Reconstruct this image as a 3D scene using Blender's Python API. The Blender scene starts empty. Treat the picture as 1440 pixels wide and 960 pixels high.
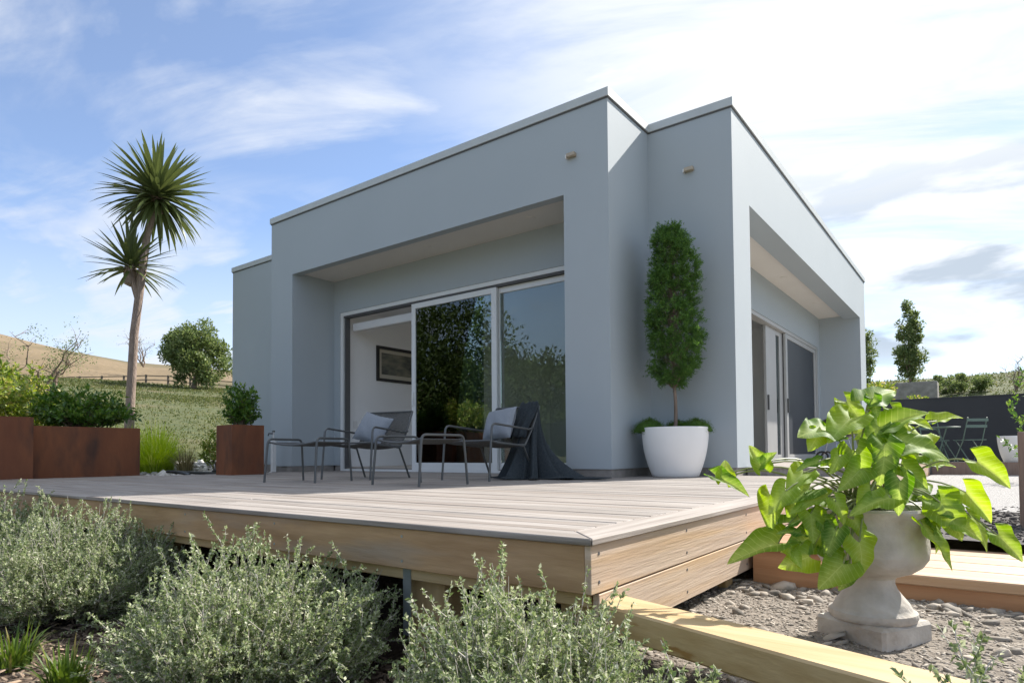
import bpy, bmesh, math, random
import numpy as np
from mathutils import Vector, Matrix, Quaternion

# ------------------------------------------------------------------ scene, camera, sky, sun
sc = bpy.context.scene
col = sc.collection
R = math.radians

cam_d = bpy.data.cameras.new("camera")
cam = bpy.data.objects.new("camera", cam_d)
col.objects.link(cam)
sc.camera = cam
YAW, PITCH, ROLL = 0.6421, 0.0304, -0.0076
fw = Vector((-math.sin(YAW), math.cos(YAW), 0)); rt = Vector((math.cos(YAW), math.sin(YAW), 0)); up = Vector((0, 0, 1))
fw2 = fw * math.cos(PITCH) + up * math.sin(PITCH); up2 = up * math.cos(PITCH) - fw * math.sin(PITCH)
r3 = rt * math.cos(ROLL) + up2 * math.sin(ROLL); u3 = up2 * math.cos(ROLL) - rt * math.sin(ROLL)
m = Matrix((r3, u3, -fw2)).transposed().to_4x4(); m.translation = (0, 0, 0.25)
cam.matrix_world = m
cam_d.sensor_width = 36; cam_d.lens = 22.477; cam_d.shift_y = 0.0905
cam_d.clip_start = 0.02; cam_d.clip_end = 3000

SUN = Vector((1.5, 4.22, 3.95)).normalized()
w = bpy.data.worlds.new("World"); sc.world = w; w.use_nodes = True
def build_world():
    nt = w.node_tree; N = nt.nodes; L = nt.links
    N.clear()
    out = N.new('ShaderNodeOutputWorld'); bg = N.new('ShaderNodeBackground'); bg.inputs[1].default_value = 0.058
    sky = N.new('ShaderNodeTexSky'); sky.sky_type = 'NISHITA'; sky.sun_disc = False
    sky.sun_elevation = math.asin(SUN.z); sky.sun_rotation = math.atan2(SUN.x, SUN.y)
    sky.air_density = 0.72; sky.dust_density = 0.0; sky.ozone_density = 2.2
    tc = N.new('ShaderNodeTexCoord')
    def M(op, a, b=None, c=None, clamp=False):
        n = N.new('ShaderNodeMath'); n.operation = op; n.use_clamp = clamp
        for i, v in enumerate((a, b, c)):
            if v is None: continue
            if isinstance(v, (int, float)): n.inputs[i].default_value = v
            else: L.new(v, n.inputs[i])
        return n.outputs[0]
    sep = N.new('ShaderNodeSeparateXYZ'); L.new(tc.outputs['Generated'], sep.inputs[0])
    zc = M('MAXIMUM', sep.outputs[2], 0.0); den = M('ADD', zc, 0.16)
    u = M('DIVIDE', sep.outputs[0], den); v = M('DIVIDE', sep.outputs[1], den)
    # cirrus: the cloud layer seen from below, streaks drawn out along one wind direction
    ua = M('ADD', M('MULTIPLY', u, 0.93), M('MULTIPLY', v, 0.37)); va = M('SUBTRACT', M('MULTIPLY', v, 0.93), M('MULTIPLY', u, 0.37))
    def noise(x, y, z, scale, det, rough, dist=0.0):
        cb = N.new('ShaderNodeCombineXYZ')
        for i, q in enumerate((x, y, z)):
            if isinstance(q, (int, float)): cb.inputs[i].default_value = q
            else: L.new(q, cb.inputs[i])
        n = N.new('ShaderNodeTexNoise'); n.inputs['Scale'].default_value = scale; n.inputs['Detail'].default_value = det
        n.inputs['Roughness'].default_value = rough; n.inputs['Distortion'].default_value = dist
        L.new(cb.outputs[0], n.inputs['Vector']); return n.outputs['Fac']
    def ramp(x, a, b):
        n = N.new('ShaderNodeMapRange'); n.interpolation_type = 'SMOOTHSTEP'
        L.new(x, n.inputs[0]); n.inputs[1].default_value = a; n.inputs[2].default_value = b
        return n.outputs[0]
    n1 = noise(M('MULTIPLY', ua, 0.75), va, 6.4, 1.5, 9, 0.55, 0.45)
    n2 = noise(M('MULTIPLY', ua, 0.40), M('MULTIPLY', va, 1.2), 9.7, 3.0, 8, 0.60, 0.6)
    n5 = noise(u, v, 14.2, 0.8, 3, 0.5, 0.3)
    thin = M('MULTIPLY', M('MULTIPLY', ramp(n1, 0.37, 0.64), ramp(n5, 0.31, 0.54)), M('ADD', 0.22, M('MULTIPLY', ramp(n2, 0.34, 0.66), 0.80)))
    # the veil thickens towards the sun's side of the sky
    ds = N.new('ShaderNodeVectorMath'); ds.operation = 'DOT_PRODUCT'; L.new(tc.outputs['Generated'], ds.inputs[0]); ds.inputs[1].default_value = SUN
    veil = M('MULTIPLY', ramp(ds.outputs['Value'], 0.44, 0.90), M('ADD', 0.42, M('MULTIPLY', ramp(n2, 0.28, 0.62), 0.58)))
    low = M('MULTIPLY', M('SUBTRACT', 1.0, ramp(sep.outputs[2], 0.0, 0.42)), 0.9)
    # cumulus low in the sky: bright bodies and blue-grey undersides
    n4 = noise(sep.outputs[0], sep.outputs[1], M('MULTIPLY', sep.outputs[2], 2.2), 3.4, 6, 0.52, 0.15)
    n6 = noise(sep.outputs[0], sep.outputs[1], M('ADD', 5.20, M('MULTIPLY', sep.outputs[2], 3.4)), 4.6, 6, 0.5, 0.2)
    lowband = M('SUBTRACT', 1.0, ramp(sep.outputs[2], 0.24, 0.44))
    cumw = M('MULTIPLY', M('MULTIPLY', ramp(n4, 0.38, 0.60), lowband), M('ADD', 0.4, M('MULTIPLY', ramp(n2, 0.3, 0.6), 0.6)))
    mask = M('MAXIMUM', M('MULTIPLY', thin, 0.95), M('MAXIMUM', veil, M('MAXIMUM', M('MULTIPLY', low, 0.86), M('MULTIPLY', cumw, 0.9))))
    over = M('MULTIPLY', ramp(sep.outputs[2], 0.50, 0.80), M('ADD', 0.50, M('MULTIPLY', ramp(n2, 0.30, 0.65), 0.45)))  # extra cloud above the view, added to lift the ambient fill
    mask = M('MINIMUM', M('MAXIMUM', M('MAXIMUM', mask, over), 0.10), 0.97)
    grey = M('MULTIPLY', M('MULTIPLY', M('MULTIPLY', M('MULTIPLY', ramp(n6, 0.50, 0.60), lowband), 0.85), ramp(sep.outputs[2], 0.07, 0.15)), ramp(ds.outputs['Value'], 0.58, 0.74))
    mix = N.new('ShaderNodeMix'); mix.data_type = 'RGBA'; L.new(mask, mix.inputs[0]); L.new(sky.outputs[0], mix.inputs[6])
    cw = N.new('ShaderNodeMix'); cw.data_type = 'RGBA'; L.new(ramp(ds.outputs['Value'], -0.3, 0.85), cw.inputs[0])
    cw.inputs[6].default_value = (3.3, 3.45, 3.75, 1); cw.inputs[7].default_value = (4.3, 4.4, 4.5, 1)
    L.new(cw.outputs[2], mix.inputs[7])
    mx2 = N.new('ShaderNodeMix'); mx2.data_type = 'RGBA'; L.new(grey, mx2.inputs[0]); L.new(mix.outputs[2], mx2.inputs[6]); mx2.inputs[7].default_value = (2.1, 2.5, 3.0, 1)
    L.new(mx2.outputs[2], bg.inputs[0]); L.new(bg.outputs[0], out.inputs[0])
build_world()
sun_d = bpy.data.lights.new("sun", 'SUN'); sun_d.energy = 2.0; sun_d.angle = R(0.6); sun_d.color = (1.0, 0.95, 0.88)
sun = bpy.data.objects.new("sun", sun_d); col.objects.link(sun)
sun.rotation_euler = SUN.to_track_quat('Z', 'Y').to_euler(); sun.location = (10, 25, 30)
sc.render.engine = 'CYCLES'
sc.view_settings.view_transform = 'Standard'; sc.view_settings.look = 'None'
sc.view_settings.exposure = 2.13; sc.view_settings.gamma = 1.0
sc.cycles.max_bounces = 8; sc.cycles.transparent_max_bounces = 16

rng = np.random.default_rng(7); random.seed(7)

# ------------------------------------------------------------------ helpers
def wloc(o):
    v = Vector((0, 0, 0))
    while o is not None: v += Vector(o.location); o = o.parent
    return v
def tag(o, label=None, cat=None, group=None, kind=None):
    if label: o["label"] = label
    if cat: o["category"] = cat
    if group: o["group"] = group
    if kind: o["kind"] = kind
    return o
def empty(name, loc, label=None, cat=None, group=None, rz=0.0):
    o = bpy.data.objects.new(name, None); col.objects.link(o); o.location = loc; o.rotation_euler = (0, 0, rz)
    o.empty_display_size = 0.1
    return tag(o, label, cat, group)
def link(name, me, mat=None, parent=None, loc=None, smooth=False):
    o = bpy.data.objects.new(name, me); col.objects.link(o)
    if mat is not None and not me.materials: me.materials.append(mat)
    if parent is not None: o.parent = parent
    if loc is not None: o.location = loc
    if smooth: me.polygons.foreach_set('use_smooth', [True] * len(me.polygons))
    return o
class MB:
    def __init__(s): s.v = []; s.f = []
    def add(s, v, f):
        n = len(s.v); s.v += [tuple(p) for p in v]; s.f += [tuple(i + n for i in q) for q in f]; return s
    def box(s, x0, x1, y0, y1, z0, z1):
        if x0 > x1: x0, x1 = x1, x0
        if y0 > y1: y0, y1 = y1, y0
        return s.add([(x0, y0, z0), (x1, y0, z0), (x1, y1, z0), (x0, y1, z0), (x0, y0, z1), (x1, y0, z1), (x1, y1, z1), (x0, y1, z1)],
                     [(0, 3, 2, 1), (4, 5, 6, 7), (0, 1, 5, 4), (1, 2, 6, 5), (2, 3, 7, 6), (3, 0, 4, 7)])
    def prism(s, poly, z0, z1):      # poly counter-clockwise in xy
        n = len(poly)
        v = [(x, y, z0) for x, y in poly] + [(x, y, z1) for x, y in poly]
        f = [tuple(range(n - 1, -1, -1)), tuple(range(n, 2 * n))] + [(i, (i + 1) % n, n + (i + 1) % n, n + i) for i in range(n)]
        return s.add(v, f)
    def tube(s, pts, r, k=8, cap=True):
        pts = [Vector(p) for p in pts]; n = len(pts)
        rs = r if isinstance(r, (list, tuple)) else [r] * n
        t0 = (pts[1] - pts[0]).normalized()
        a = t0.orthogonal().normalized(); V = []; F = []
        for i, p in enumerate(pts):
            if i == 0: t = t0
            elif i == n - 1: t = (pts[-1] - pts[-2]).normalized()
            else: t = ((pts[i + 1] - p).normalized() + (p - pts[i - 1]).normalized()).normalized()
            a = (a - t * a.dot(t)).normalized(); b = t.cross(a)
            for j in range(k):
                q = 2 * math.pi * j / k
                V.append(p + (a * math.cos(q) + b * math.sin(q)) * rs[i])
        for i in range(n - 1):
            for j in range(k):
                F.append((i * k + j, i * k + (j + 1) % k, (i + 1) * k + (j + 1) % k, (i + 1) * k + j))
        if cap: F.append(tuple(range(k - 1, -1, -1))); F.append(tuple((n - 1) * k + j for j in range(k)))
        return s.add(V, F)
    def lathe(s, prof, c=(0, 0), k=48, wob=None):
        V = []; F = []; n = len(prof)
        for i, (r, z) in enumerate(prof):
            for j in range(k):
                q = 2 * math.pi * j / k; rr = r * (1 + (wob(q, z) if wob else 0))
                V.append((c[0] + rr * math.cos(q), c[1] + rr * math.sin(q), z))
        for i in range(n - 1):
            for j in range(k):
                F.append((i * k + j, i * k + (j + 1) % k, (i + 1) * k + (j + 1) % k, (i + 1) * k + j))
        if prof[0][0] > 1e-6: F.append(tuple(range(k - 1, -1, -1)))
        if prof[-1][0] > 1e-6: F.append(tuple((n - 1) * k + j for j in range(k)))
        return s.add(V, F)
    def build(s, name, mat, parent=None, world=True, smooth=False, bevel=0.0, label=None):
        off = wloc(parent) if (world and parent is not None) else Vector((0, 0, 0))
        me = bpy.data.meshes.new(name)
        me.from_pydata([tuple(Vector(p) - off) for p in s.v], [], s.f)
        if bevel > 0:
            bm = bmesh.new(); bm.from_mesh(me)
            bmesh.ops.bevel(bm, geom=bm.edges[:], offset=bevel, segments=1, affect='EDGES', clamp_overlap=True)
            bm.to_mesh(me); bm.free()
        me.update()
        o = link(name, me, mat, parent, smooth=smooth)
        if smooth:
            try: me.set_sharp_from_angle(angle=R(40))
            except Exception: pass
        if label: o["label"] = label
        return o
def cells(xs, ys, zs, filled):
    nx, ny, nz = len(xs) - 1, len(ys) - 1, len(zs) - 1
    c = lambda a, i: (a[i] + a[i + 1]) / 2
    S = np.zeros((nx + 2, ny + 2, nz + 2), bool)
    for i in range(nx):
        for j in range(ny):
            for k in range(nz): S[i + 1, j + 1, k + 1] = filled(c(xs, i), c(ys, j), c(zs, k))
    idx = {}; V = []; F = []
    def vi(i, j, k):
        if (i, j, k) not in idx: idx[(i, j, k)] = len(V); V.append((xs[i], ys[j], zs[k]))
        return idx[(i, j, k)]
    for i in range(nx):
        for j in range(ny):
            for k in range(nz):
                if not S[i + 1, j + 1, k + 1]: continue
                if not S[i, j + 1, k + 1]: F.append([vi(i, j, k), vi(i, j, k + 1), vi(i, j + 1, k + 1), vi(i, j + 1, k)])
                if not S[i + 2, j + 1, k + 1]: F.append([vi(i + 1, j, k), vi(i + 1, j + 1, k), vi(i + 1, j + 1, k + 1), vi(i + 1, j, k + 1)])
                if not S[i + 1, j, k + 1]: F.append([vi(i, j, k), vi(i + 1, j, k), vi(i + 1, j, k + 1), vi(i, j, k + 1)])
                if not S[i + 1, j + 2, k + 1]: F.append([vi(i, j + 1, k), vi(i, j + 1, k + 1), vi(i + 1, j + 1, k + 1), vi(i + 1, j + 1, k)])
                if not S[i + 1, j + 1, k]: F.append([vi(i, j, k), vi(i, j + 1, k), vi(i + 1, j + 1, k), vi(i + 1, j, k)])
                if not S[i + 1, j + 1, k + 2]: F.append([vi(i, j, k + 1), vi(i + 1, j, k + 1), vi(i + 1, j + 1, k + 1), vi(i, j + 1, k + 1)])
    b = MB(); b.add(V, F); return b
def fast_mesh(name, V, tris):
    V = np.asarray(V, np.float32); T = np.asarray(tris, np.int32)
    me = bpy.data.meshes.new(name); me.vertices.add(len(V)); me.vertices.foreach_set('co', V.ravel())
    me.loops.add(T.size); me.loops.foreach_set('vertex_index', T.ravel()); k = T.shape[1]
    me.polygons.add(len(T)); me.polygons.foreach_set('loop_start', np.arange(0, T.size, k, dtype=np.int32))
    me.polygons.foreach_set('loop_total', np.full(len(T), k, np.int32))
    me.update(calc_edges=True); me.validate(); return me
def unit(a): return a / (np.linalg.norm(a, axis=-1, keepdims=True) + 1e-9)
def leaf_mesh(name, P, D, L, W, up_bias=0.6, fold=0.18, rg=rng):
    """many small two-faced folded leaves; P base points, D directions, L, W sizes"""
    n = len(P); D = unit(D); L = np.broadcast_to(L, (n,))[:, None]; W = np.broadcast_to(W, (n,))[:, None]
    Nn = unit(rg.normal(size=(n, 3)) + np.array([0, 0, up_bias * 1.5])); S = unit(np.cross(D, Nn)); Nn = np.cross(S, D)
    a = P; t = P + D * L + Nn * L * rg.uniform(-0.2, 0.1, (n, 1)); mid = P + D * L * 0.45
    l = mid + S * W * 0.5 + Nn * W * fold; r = mid - S * W * 0.5 + Nn * W * fold
    V = np.stack([a, l, t, r], 1).reshape(-1, 3); b = np.arange(n)[:, None] * 4
    T = np.concatenate([b + np.array([[0, 2, 1]]), b + np.array([[0, 3, 2]])], 1).reshape(-1, 3)
    return fast_mesh(name, V, T)
def twig_mesh(name, lines, k=3):
    """lines: list of (pts (m,3), radii (m,))"""
    VV = []; TT = []; n0 = 0
    for pts, rad in lines:
        pts = np.asarray(pts, float); mm = len(pts)
        t = np.gradient(pts, axis=0); t = unit(t); ref = np.array([0.31, 0.57, 0.76]); a = unit(np.cross(t, ref)); b = np.cross(t, a)
        q = 2 * np.pi * np.arange(k) / k
        ring = pts[:, None] + (a[:, None] * np.cos(q)[None, :, None] + b[:, None] * np.sin(q)[None, :, None]) * np.asarray(rad)[:, None, None]
        VV.append(ring.reshape(-1, 3))
        i = np.arange(mm - 1)[:, None] * k; j = np.arange(k)[None]; j2 = (j + 1) % k
        TT.append(np.stack([i + j, i + j2, i + k + j2, i + k + j], -1).reshape(-1, 4) + n0); n0 += mm * k
    return fast_mesh(name, np.concatenate(VV), np.concatenate(TT))

# ------------------------------------------------------------------ materials
def pm(name, c1, c2=None, scale=5.0, detail=6, rough=0.6, bump=0.0, bscale=40.0, stretch=(1, 1, 1), rand=0.0, island=0.0, metal=0.0,
       spots=None, spec=0.5, contrast=(0.3, 0.7), trans=0.0, bdist=0.01):
    mt = bpy.data.materials.new(name); mt.use_nodes = True; nt = mt.node_tree; N = nt.nodes; L = nt.links
    b = N['Principled BSDF']; b.inputs['Roughness'].default_value = rough; b.inputs['Metallic'].default_value = metal
    b.inputs['Specular IOR Level'].default_value = spec
    tc = N.new('ShaderNodeTexCoord'); mp = N.new('ShaderNodeMapping'); mp.inputs['Scale'].default_value = stretch
    oi = N.new('ShaderNodeObjectInfo')
    ad = N.new('ShaderNodeVectorMath'); ad.operation = 'MULTIPLY_ADD'; L.new(oi.outputs['Random'], ad.inputs[0]); ad.inputs[1].default_value = (37, 53, 71)
    L.new(tc.outputs['Object'], mp.inputs[0]); L.new(mp.outputs[0], ad.inputs[2])
    if rand == 0: vec = mp.outputs[0]
    else: vec = ad.outputs[0]
    ns = N.new('ShaderNodeTexNoise'); ns.inputs['Scale'].default_value = scale; ns.inputs['Detail'].default_value = detail; L.new(vec, ns.inputs['Vector'])
    mr = N.new('ShaderNodeMapRange'); mr.inputs[1].default_value = contrast[0]; mr.inputs[2].default_value = contrast[1]; L.new(ns.outputs['Fac'], mr.inputs[0])
    mx = N.new('ShaderNodeMix'); mx.data_type = 'RGBA'; mx.inputs[6].default_value = (*c1, 1); mx.inputs[7].default_value = (*(c2 or c1), 1)
    L.new(mr.outputs[0], mx.inputs[0]); colr = mx.outputs[2]
    def vary(colr, src, amt):
        hs = N.new('ShaderNodeHueSaturation'); m2 = N.new('ShaderNodeMapRange'); m2.inputs[3].default_value = 1 - amt; m2.inputs[4].default_value = 1 + amt
        L.new(src, m2.inputs[0]); L.new(m2.outputs[0], hs.inputs['Value']); L.new(colr, hs.inputs['Color']); return hs.outputs[0]
    if rand: colr = vary(colr, oi.outputs['Random'], rand)
    if island:
        g = N.new('ShaderNodeNewGeometry'); colr = vary(colr, g.outputs['Random Per Island'], island)
    if spots:
        n2 = N.new('ShaderNodeTexNoise'); n2.inputs['Scale'].default_value = spots[1]; n2.inputs['Detail'].default_value = 5; L.new(vec, n2.inputs['Vector'])
        m3 = N.new('ShaderNodeMapRange'); m3.inputs[1].default_value = spots[2]; m3.inputs[2].default_value = spots[3]; L.new(n2.outputs['Fac'], m3.inputs[0])
        x2 = N.new('ShaderNodeMix'); x2.data_type = 'RGBA'; L.new(m3.outputs[0], x2.inputs[0]); L.new(colr, x2.inputs[6]); x2.inputs[7].default_value = (*spots[0], 1); colr = x2.outputs[2]
    L.new(colr, b.inputs['Base Color'])
    if bump:
        n4 = N.new('ShaderNodeTexNoise'); n4.inputs['Scale'].default_value = bscale; n4.inputs['Detail'].default_value = 5; L.new(vec, n4.inputs['Vector'])
        bp = N.new('ShaderNodeBump'); bp.inputs['Strength'].default_value = bump; bp.inputs['Distance'].default_value = bdist
        L.new(n4.outputs['Fac'], bp.inputs['Height']); L.new(bp.outputs[0], b.inputs['Normal'])
    return mt
def leafmat(name, c1, c2, c3=None, trans=0.35, rough=0.45, tcol=None, spec=0.4):
    mt = bpy.data.materials.new(name); mt.use_nodes = True; nt = mt.node_tree; N = nt.nodes; L = nt.links
    b = N['Principled BSDF']; b.inputs['Roughness'].default_value = rough; b.inputs['Specular IOR Level'].default_value = spec
    g = N.new('ShaderNodeNewGeometry'); cr = N.new('ShaderNodeValToRGB'); e = cr.color_ramp.elements
    e[0].color = (*c1, 1); e[1].color = (*c2, 1)
    if c3: k = cr.color_ramp.elements.new(0.80); k.color = (*c2, 1); cr.color_ramp.elements[2].color = (*c3, 1)
    L.new(g.outputs['Random Per Island'], cr.inputs[0]); L.new(cr.outputs[0], b.inputs['Base Color'])
    t = N.new('ShaderNodeBsdfTranslucent'); hs = N.new('ShaderNodeHueSaturation'); hs.inputs['Value'].default_value = 1.5; hs.inputs['Saturation'].default_value = 1.1; hs.inputs['Hue'].default_value = 0.485
    L.new(cr.outputs[0], hs.inputs['Color']); L.new(hs.outputs[0], t.inputs[0])
    ms = N.new('ShaderNodeMixShader'); ms.inputs[0].default_value = trans; L.new(b.outputs[0], ms.inputs[1]); L.new(t.outputs[0], ms.inputs[2])
    L.new(ms.outputs[0], N['Material Output'].inputs[0]); return mt
def glassmat():
    mt = bpy.data.materials.new('window_glass'); mt.use_nodes = True; nt = mt.node_tree; N = nt.nodes; L = nt.links
    N.remove(N['Principled BSDF']); t = N.new('ShaderNodeBsdfTransparent'); t.inputs[0].default_value = (0.62, 0.68, 0.66, 1)
    g = N.new('ShaderNodeBsdfGlossy'); g.inputs['Roughness'].default_value = 0.004; g.inputs[0].default_value = (0.9, 0.95, 0.95, 1)
    lw = N.new('ShaderNodeFresnel'); lw.inputs[0].default_value = 1.5; mr = N.new('ShaderNodeMapRange'); mr.inputs[3].default_value = 0.045; mr.inputs[4].default_value = 1.0
    L.new(lw.outputs[0], mr.inputs[0]); ms = N.new('ShaderNodeMixShader'); L.new(mr.outputs[0], ms.inputs[0]); L.new(t.outputs[0], ms.inputs[1]); L.new(g.outputs[0], ms.inputs[2])
    L.new(ms.outputs[0], N['Material Output'].inputs[0]); return mt
def paintmat():
    """rolled paint on plaster sheet: faint roller texture and very slight tone drift"""
    return pm('grey_paint', (0.40, 0.445, 0.468), (0.418, 0.462, 0.484), scale=0.9, detail=8, rough=0.72, bump=0.18, bscale=110, spec=0.25, bdist=0.005)
MT = {}
MT['paint'] = paintmat()
MT['cap'] = pm('cap_metal', (0.52, 0.55, 0.54), (0.47, 0.5, 0.5), rough=0.45, spec=0.5)
MT['soffit'] = pm('soffit_paint', (0.72, 0.68, 0.62), (0.75, 0.71, 0.65), rough=0.8, scale=2)
MT['white'] = pm('interior_white', (0.84, 0.84, 0.83), (0.86, 0.86, 0.85), rough=0.8, scale=2)
MT['concrete'] = pm('plinth_concrete', (0.20, 0.185, 0.165), (0.34, 0.31, 0.28), scale=6, rough=0.9, bump=0.5, bscale=60)
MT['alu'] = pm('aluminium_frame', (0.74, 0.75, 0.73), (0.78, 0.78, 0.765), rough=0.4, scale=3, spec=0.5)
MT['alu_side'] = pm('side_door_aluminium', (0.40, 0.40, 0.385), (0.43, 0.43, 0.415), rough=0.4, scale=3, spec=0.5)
MT['alu_dark'] = pm('door_track_dark', (0.10, 0.10, 0.10), rough=0.6)
MT['glass'] = glassmat()
MT['deck'] = pm('weathered_deck_x', (0.19, 0.166, 0.145), (0.36, 0.325, 0.295), scale=5.5, detail=9, stretch=(0.30, 8, 8), rough=0.8, bump=0.4, bscale=9, rand=0.10, contrast=(0.32, 0.62), spots=((0.24, 0.195, 0.16), 0.9, 0.50, 0.75))
MT['decky'] = pm('weathered_deck_y', (0.24, 0.205, 0.178), (0.38, 0.34, 0.305), scale=4.5, stretch=(7, 0.35, 7), rough=0.75, bump=0.35, bscale=9, rand=0.13)
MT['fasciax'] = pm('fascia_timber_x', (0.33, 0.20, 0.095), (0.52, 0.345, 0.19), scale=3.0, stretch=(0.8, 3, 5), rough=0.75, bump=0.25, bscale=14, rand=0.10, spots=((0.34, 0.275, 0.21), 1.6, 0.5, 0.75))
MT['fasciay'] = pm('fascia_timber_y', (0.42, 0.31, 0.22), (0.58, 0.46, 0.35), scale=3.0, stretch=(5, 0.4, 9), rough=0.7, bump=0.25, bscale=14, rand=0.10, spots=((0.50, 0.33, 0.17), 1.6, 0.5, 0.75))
MT['pine'] = pm('treated_pine', (0.44, 0.30, 0.135), (0.58, 0.43, 0.235), scale=3.0, stretch=(0.6, 6, 8), rough=0.65, bump=0.2, bscale=12, rand=0.08, spots=((0.34, 0.19, 0.06), 3.5, 0.66, 0.75))
MT['pinez'] = pm('treated_pine_post', (0.36, 0.24, 0.10), (0.48, 0.34, 0.17), scale=3.0, stretch=(7, 7, 0.5), rough=0.65, bump=0.2, bscale=12, rand=0.08)
MT['cedar'] = pm('reddish_timber', (0.36, 0.175, 0.08), (0.47, 0.255, 0.13), scale=3.0, stretch=(0.5, 6, 8), rough=0.6, bump=0.2, bscale=12, rand=0.12)
MT['boardwalk'] = pm('boardwalk_timber', (0.42, 0.26, 0.145), (0.52, 0.36, 0.23), scale=3.0, stretch=(0.5, 6, 8), rough=0.6, bump=0.2, bscale=12, rand=0.10)
MT['greywood'] = pm('greyed_post', (0.22, 0.15, 0.11), (0.32, 0.23, 0.18), scale=3.0, stretch=(7, 7, 0.6), rough=0.75, bump=0.3, bscale=12)
MT['steel'] = pm('galvanised', (0.32, 0.36, 0.40), (0.42, 0.46, 0.5), rough=0.4, metal=0.7, scale=20)
MT['corten'] = pm('corten_steel', (0.13, 0.042, 0.018), (0.27, 0.095, 0.035), scale=2.4, detail=12, rough=0.75, bump=0.25, bscale=90, stretch=(1, 1, 0.35), spots=((0.075, 0.034, 0.02), 4.5, 0.48, 0.72))
MT['soil'] = pm('potting_soil', (0.03, 0.022, 0.016), (0.06, 0.045, 0.03), scale=30, rough=0.95, bump=0.6, bscale=80)
MT['tube'] = pm('chair_metal', (0.085, 0.09, 0.09), (0.11, 0.115, 0.115), rough=0.42, metal=0.3)
MT['cord'] = pm('chair_cord', (0.075, 0.075, 0.072), (0.12, 0.12, 0.115), rough=0.75, scale=40)
MT['pillow'] = pm('pillow_cloth', (0.22, 0.245, 0.28), (0.26, 0.285, 0.32), scale=60, rough=0.9, bump=0.25, bscale=300)
MT['throw'] = pm('dark_wool', (0.028, 0.036, 0.042), (0.05, 0.06, 0.066), scale=70, rough=0.95, bump=0.5, bscale=260, spec=0.2)
MT['pot'] = pm('white_pot', (0.84, 0.83, 0.80), (0.87, 0.86, 0.84), scale=3, rough=0.55, bump=0.05, bscale=120)
MT['urn'] = pm('urn_stone', (0.40, 0.365, 0.315), (0.60, 0.56, 0.505), scale=11, detail=10, rough=0.9, bump=0.5, bscale=45, spots=((0.30, 0.24, 0.18), 6, 0.50, 0.72))
MT['moss'] = pm('moss', (0.035, 0.085, 0.008), (0.075, 0.16, 0.018), scale=14, rough=0.95, bump=0.9, bscale=70, bdist=0.02)
MT['trunk'] = pm('bark', (0.16, 0.115, 0.085), (0.29, 0.22, 0.17), scale=6, stretch=(3, 3, 1), rough=0.9, bump=0.6, bscale=22)
MT['cordybark'] = pm('palm_bark', (0.22, 0.165, 0.13), (0.38, 0.29, 0.235), scale=7, stretch=(4, 4, 0.8), rough=0.9, bump=0.8, bscale=16, bdist=0.03)
MT['twig'] = pm('silver_twig', (0.34, 0.31, 0.265), (0.58, 0.545, 0.48), scale=30, rough=0.8)
MT['corokia'] = leafmat('silver_leaf', (0.11, 0.17, 0.052), (0.35, 0.405, 0.215), (0.74, 0.74, 0.58), trans=0.32, rough=0.5)
MT['darkleaf'] = leafmat('glossy_green_leaf', (0.04, 0.11, 0.016), (0.12, 0.23, 0.034), (0.24, 0.34, 0.07), trans=0.3, rough=0.35, spec=0.6)
MT['yelleaf'] = leafmat('yellow_green_leaf', (0.10, 0.18, 0.025), (0.29, 0.36, 0.06), (0.55, 0.46, 0.17), trans=0.35, rough=0.4)
MT['needle'] = leafmat('topiary_leaf', (0.045, 0.115, 0.022), (0.12, 0.24, 0.05), (0.22, 0.38, 0.08), trans=0.35, rough=0.5)
MT['treeleaf'] = leafmat('tree_leaf', (0.085, 0.135, 0.045), (0.18, 0.235, 0.085), (0.30, 0.33, 0.15), trans=0.35, rough=0.55)
MT['wildleaf'] = leafmat('wood_leaf', (0.05, 0.085, 0.02), (0.085, 0.13, 0.03), (0.12, 0.165, 0.045), trans=0.25, rough=0.55)
MT['cordyleaf'] = leafmat('sword_leaf', (0.06, 0.095, 0.028), (0.12, 0.15, 0.05), (0.36, 0.31, 0.13), trans=0.2, rough=0.4, spec=0.6)
MT['limegrass'] = leafmat('lime_grass', (0.24, 0.36, 0.02), (0.42, 0.56, 0.05), (0.58, 0.62, 0.16), trans=0.45, rough=0.5)
MT['tuft'] = leafmat('green_grass', (0.05, 0.10, 0.015), (0.12, 0.19, 0.03), (0.28, 0.22, 0.07), trans=0.35, rough=0.45)
MT['drygrass'] = leafmat('dry_grass', (0.16, 0.15, 0.06), (0.28, 0.24, 0.11), (0.4, 0.34, 0.2), trans=0.3, rough=0.6)
MT['paddockgrass'] = leafmat('paddock_grass', (0.06, 0.09, 0.022), (0.13, 0.15, 0.045), (0.23, 0.215, 0.09), trans=0.3, rough=0.6)
MT['mulch'] = pm('mulch_ground', (0.045, 0.03, 0.02), (0.11, 0.075, 0.05), scale=18, rough=0.95, bump=0.8, bscale=45, bdist=0.03)
MT['chip'] = pm('bark_chip', (0.075, 0.055, 0.04), (0.25, 0.185, 0.13), scale=12, rough=0.9, island=0.65)
MT['bed'] = pm('stony_soil', (0.15, 0.125, 0.10), (0.29, 0.25, 0.205), scale=22, rough=0.95, bump=0.9, bscale=60, bdist=0.02)
MT['stone'] = pm('river_stone', (0.19, 0.165, 0.135), (0.38, 0.335, 0.28), scale=9, rough=0.85, island=0.5, bump=0.3, bscale=50)
MT['whitestone'] = pm('pale_pebble', (0.40, 0.38, 0.35), (0.62, 0.60, 0.57), scale=9, rough=0.8, island=0.4)
MT['court'] = pm('pale_gravel', (0.27, 0.26, 0.25), (0.50, 0.485, 0.465), scale=55, detail=3, rough=0.95, bump=1.0, bscale=70, bdist=0.02)
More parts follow.
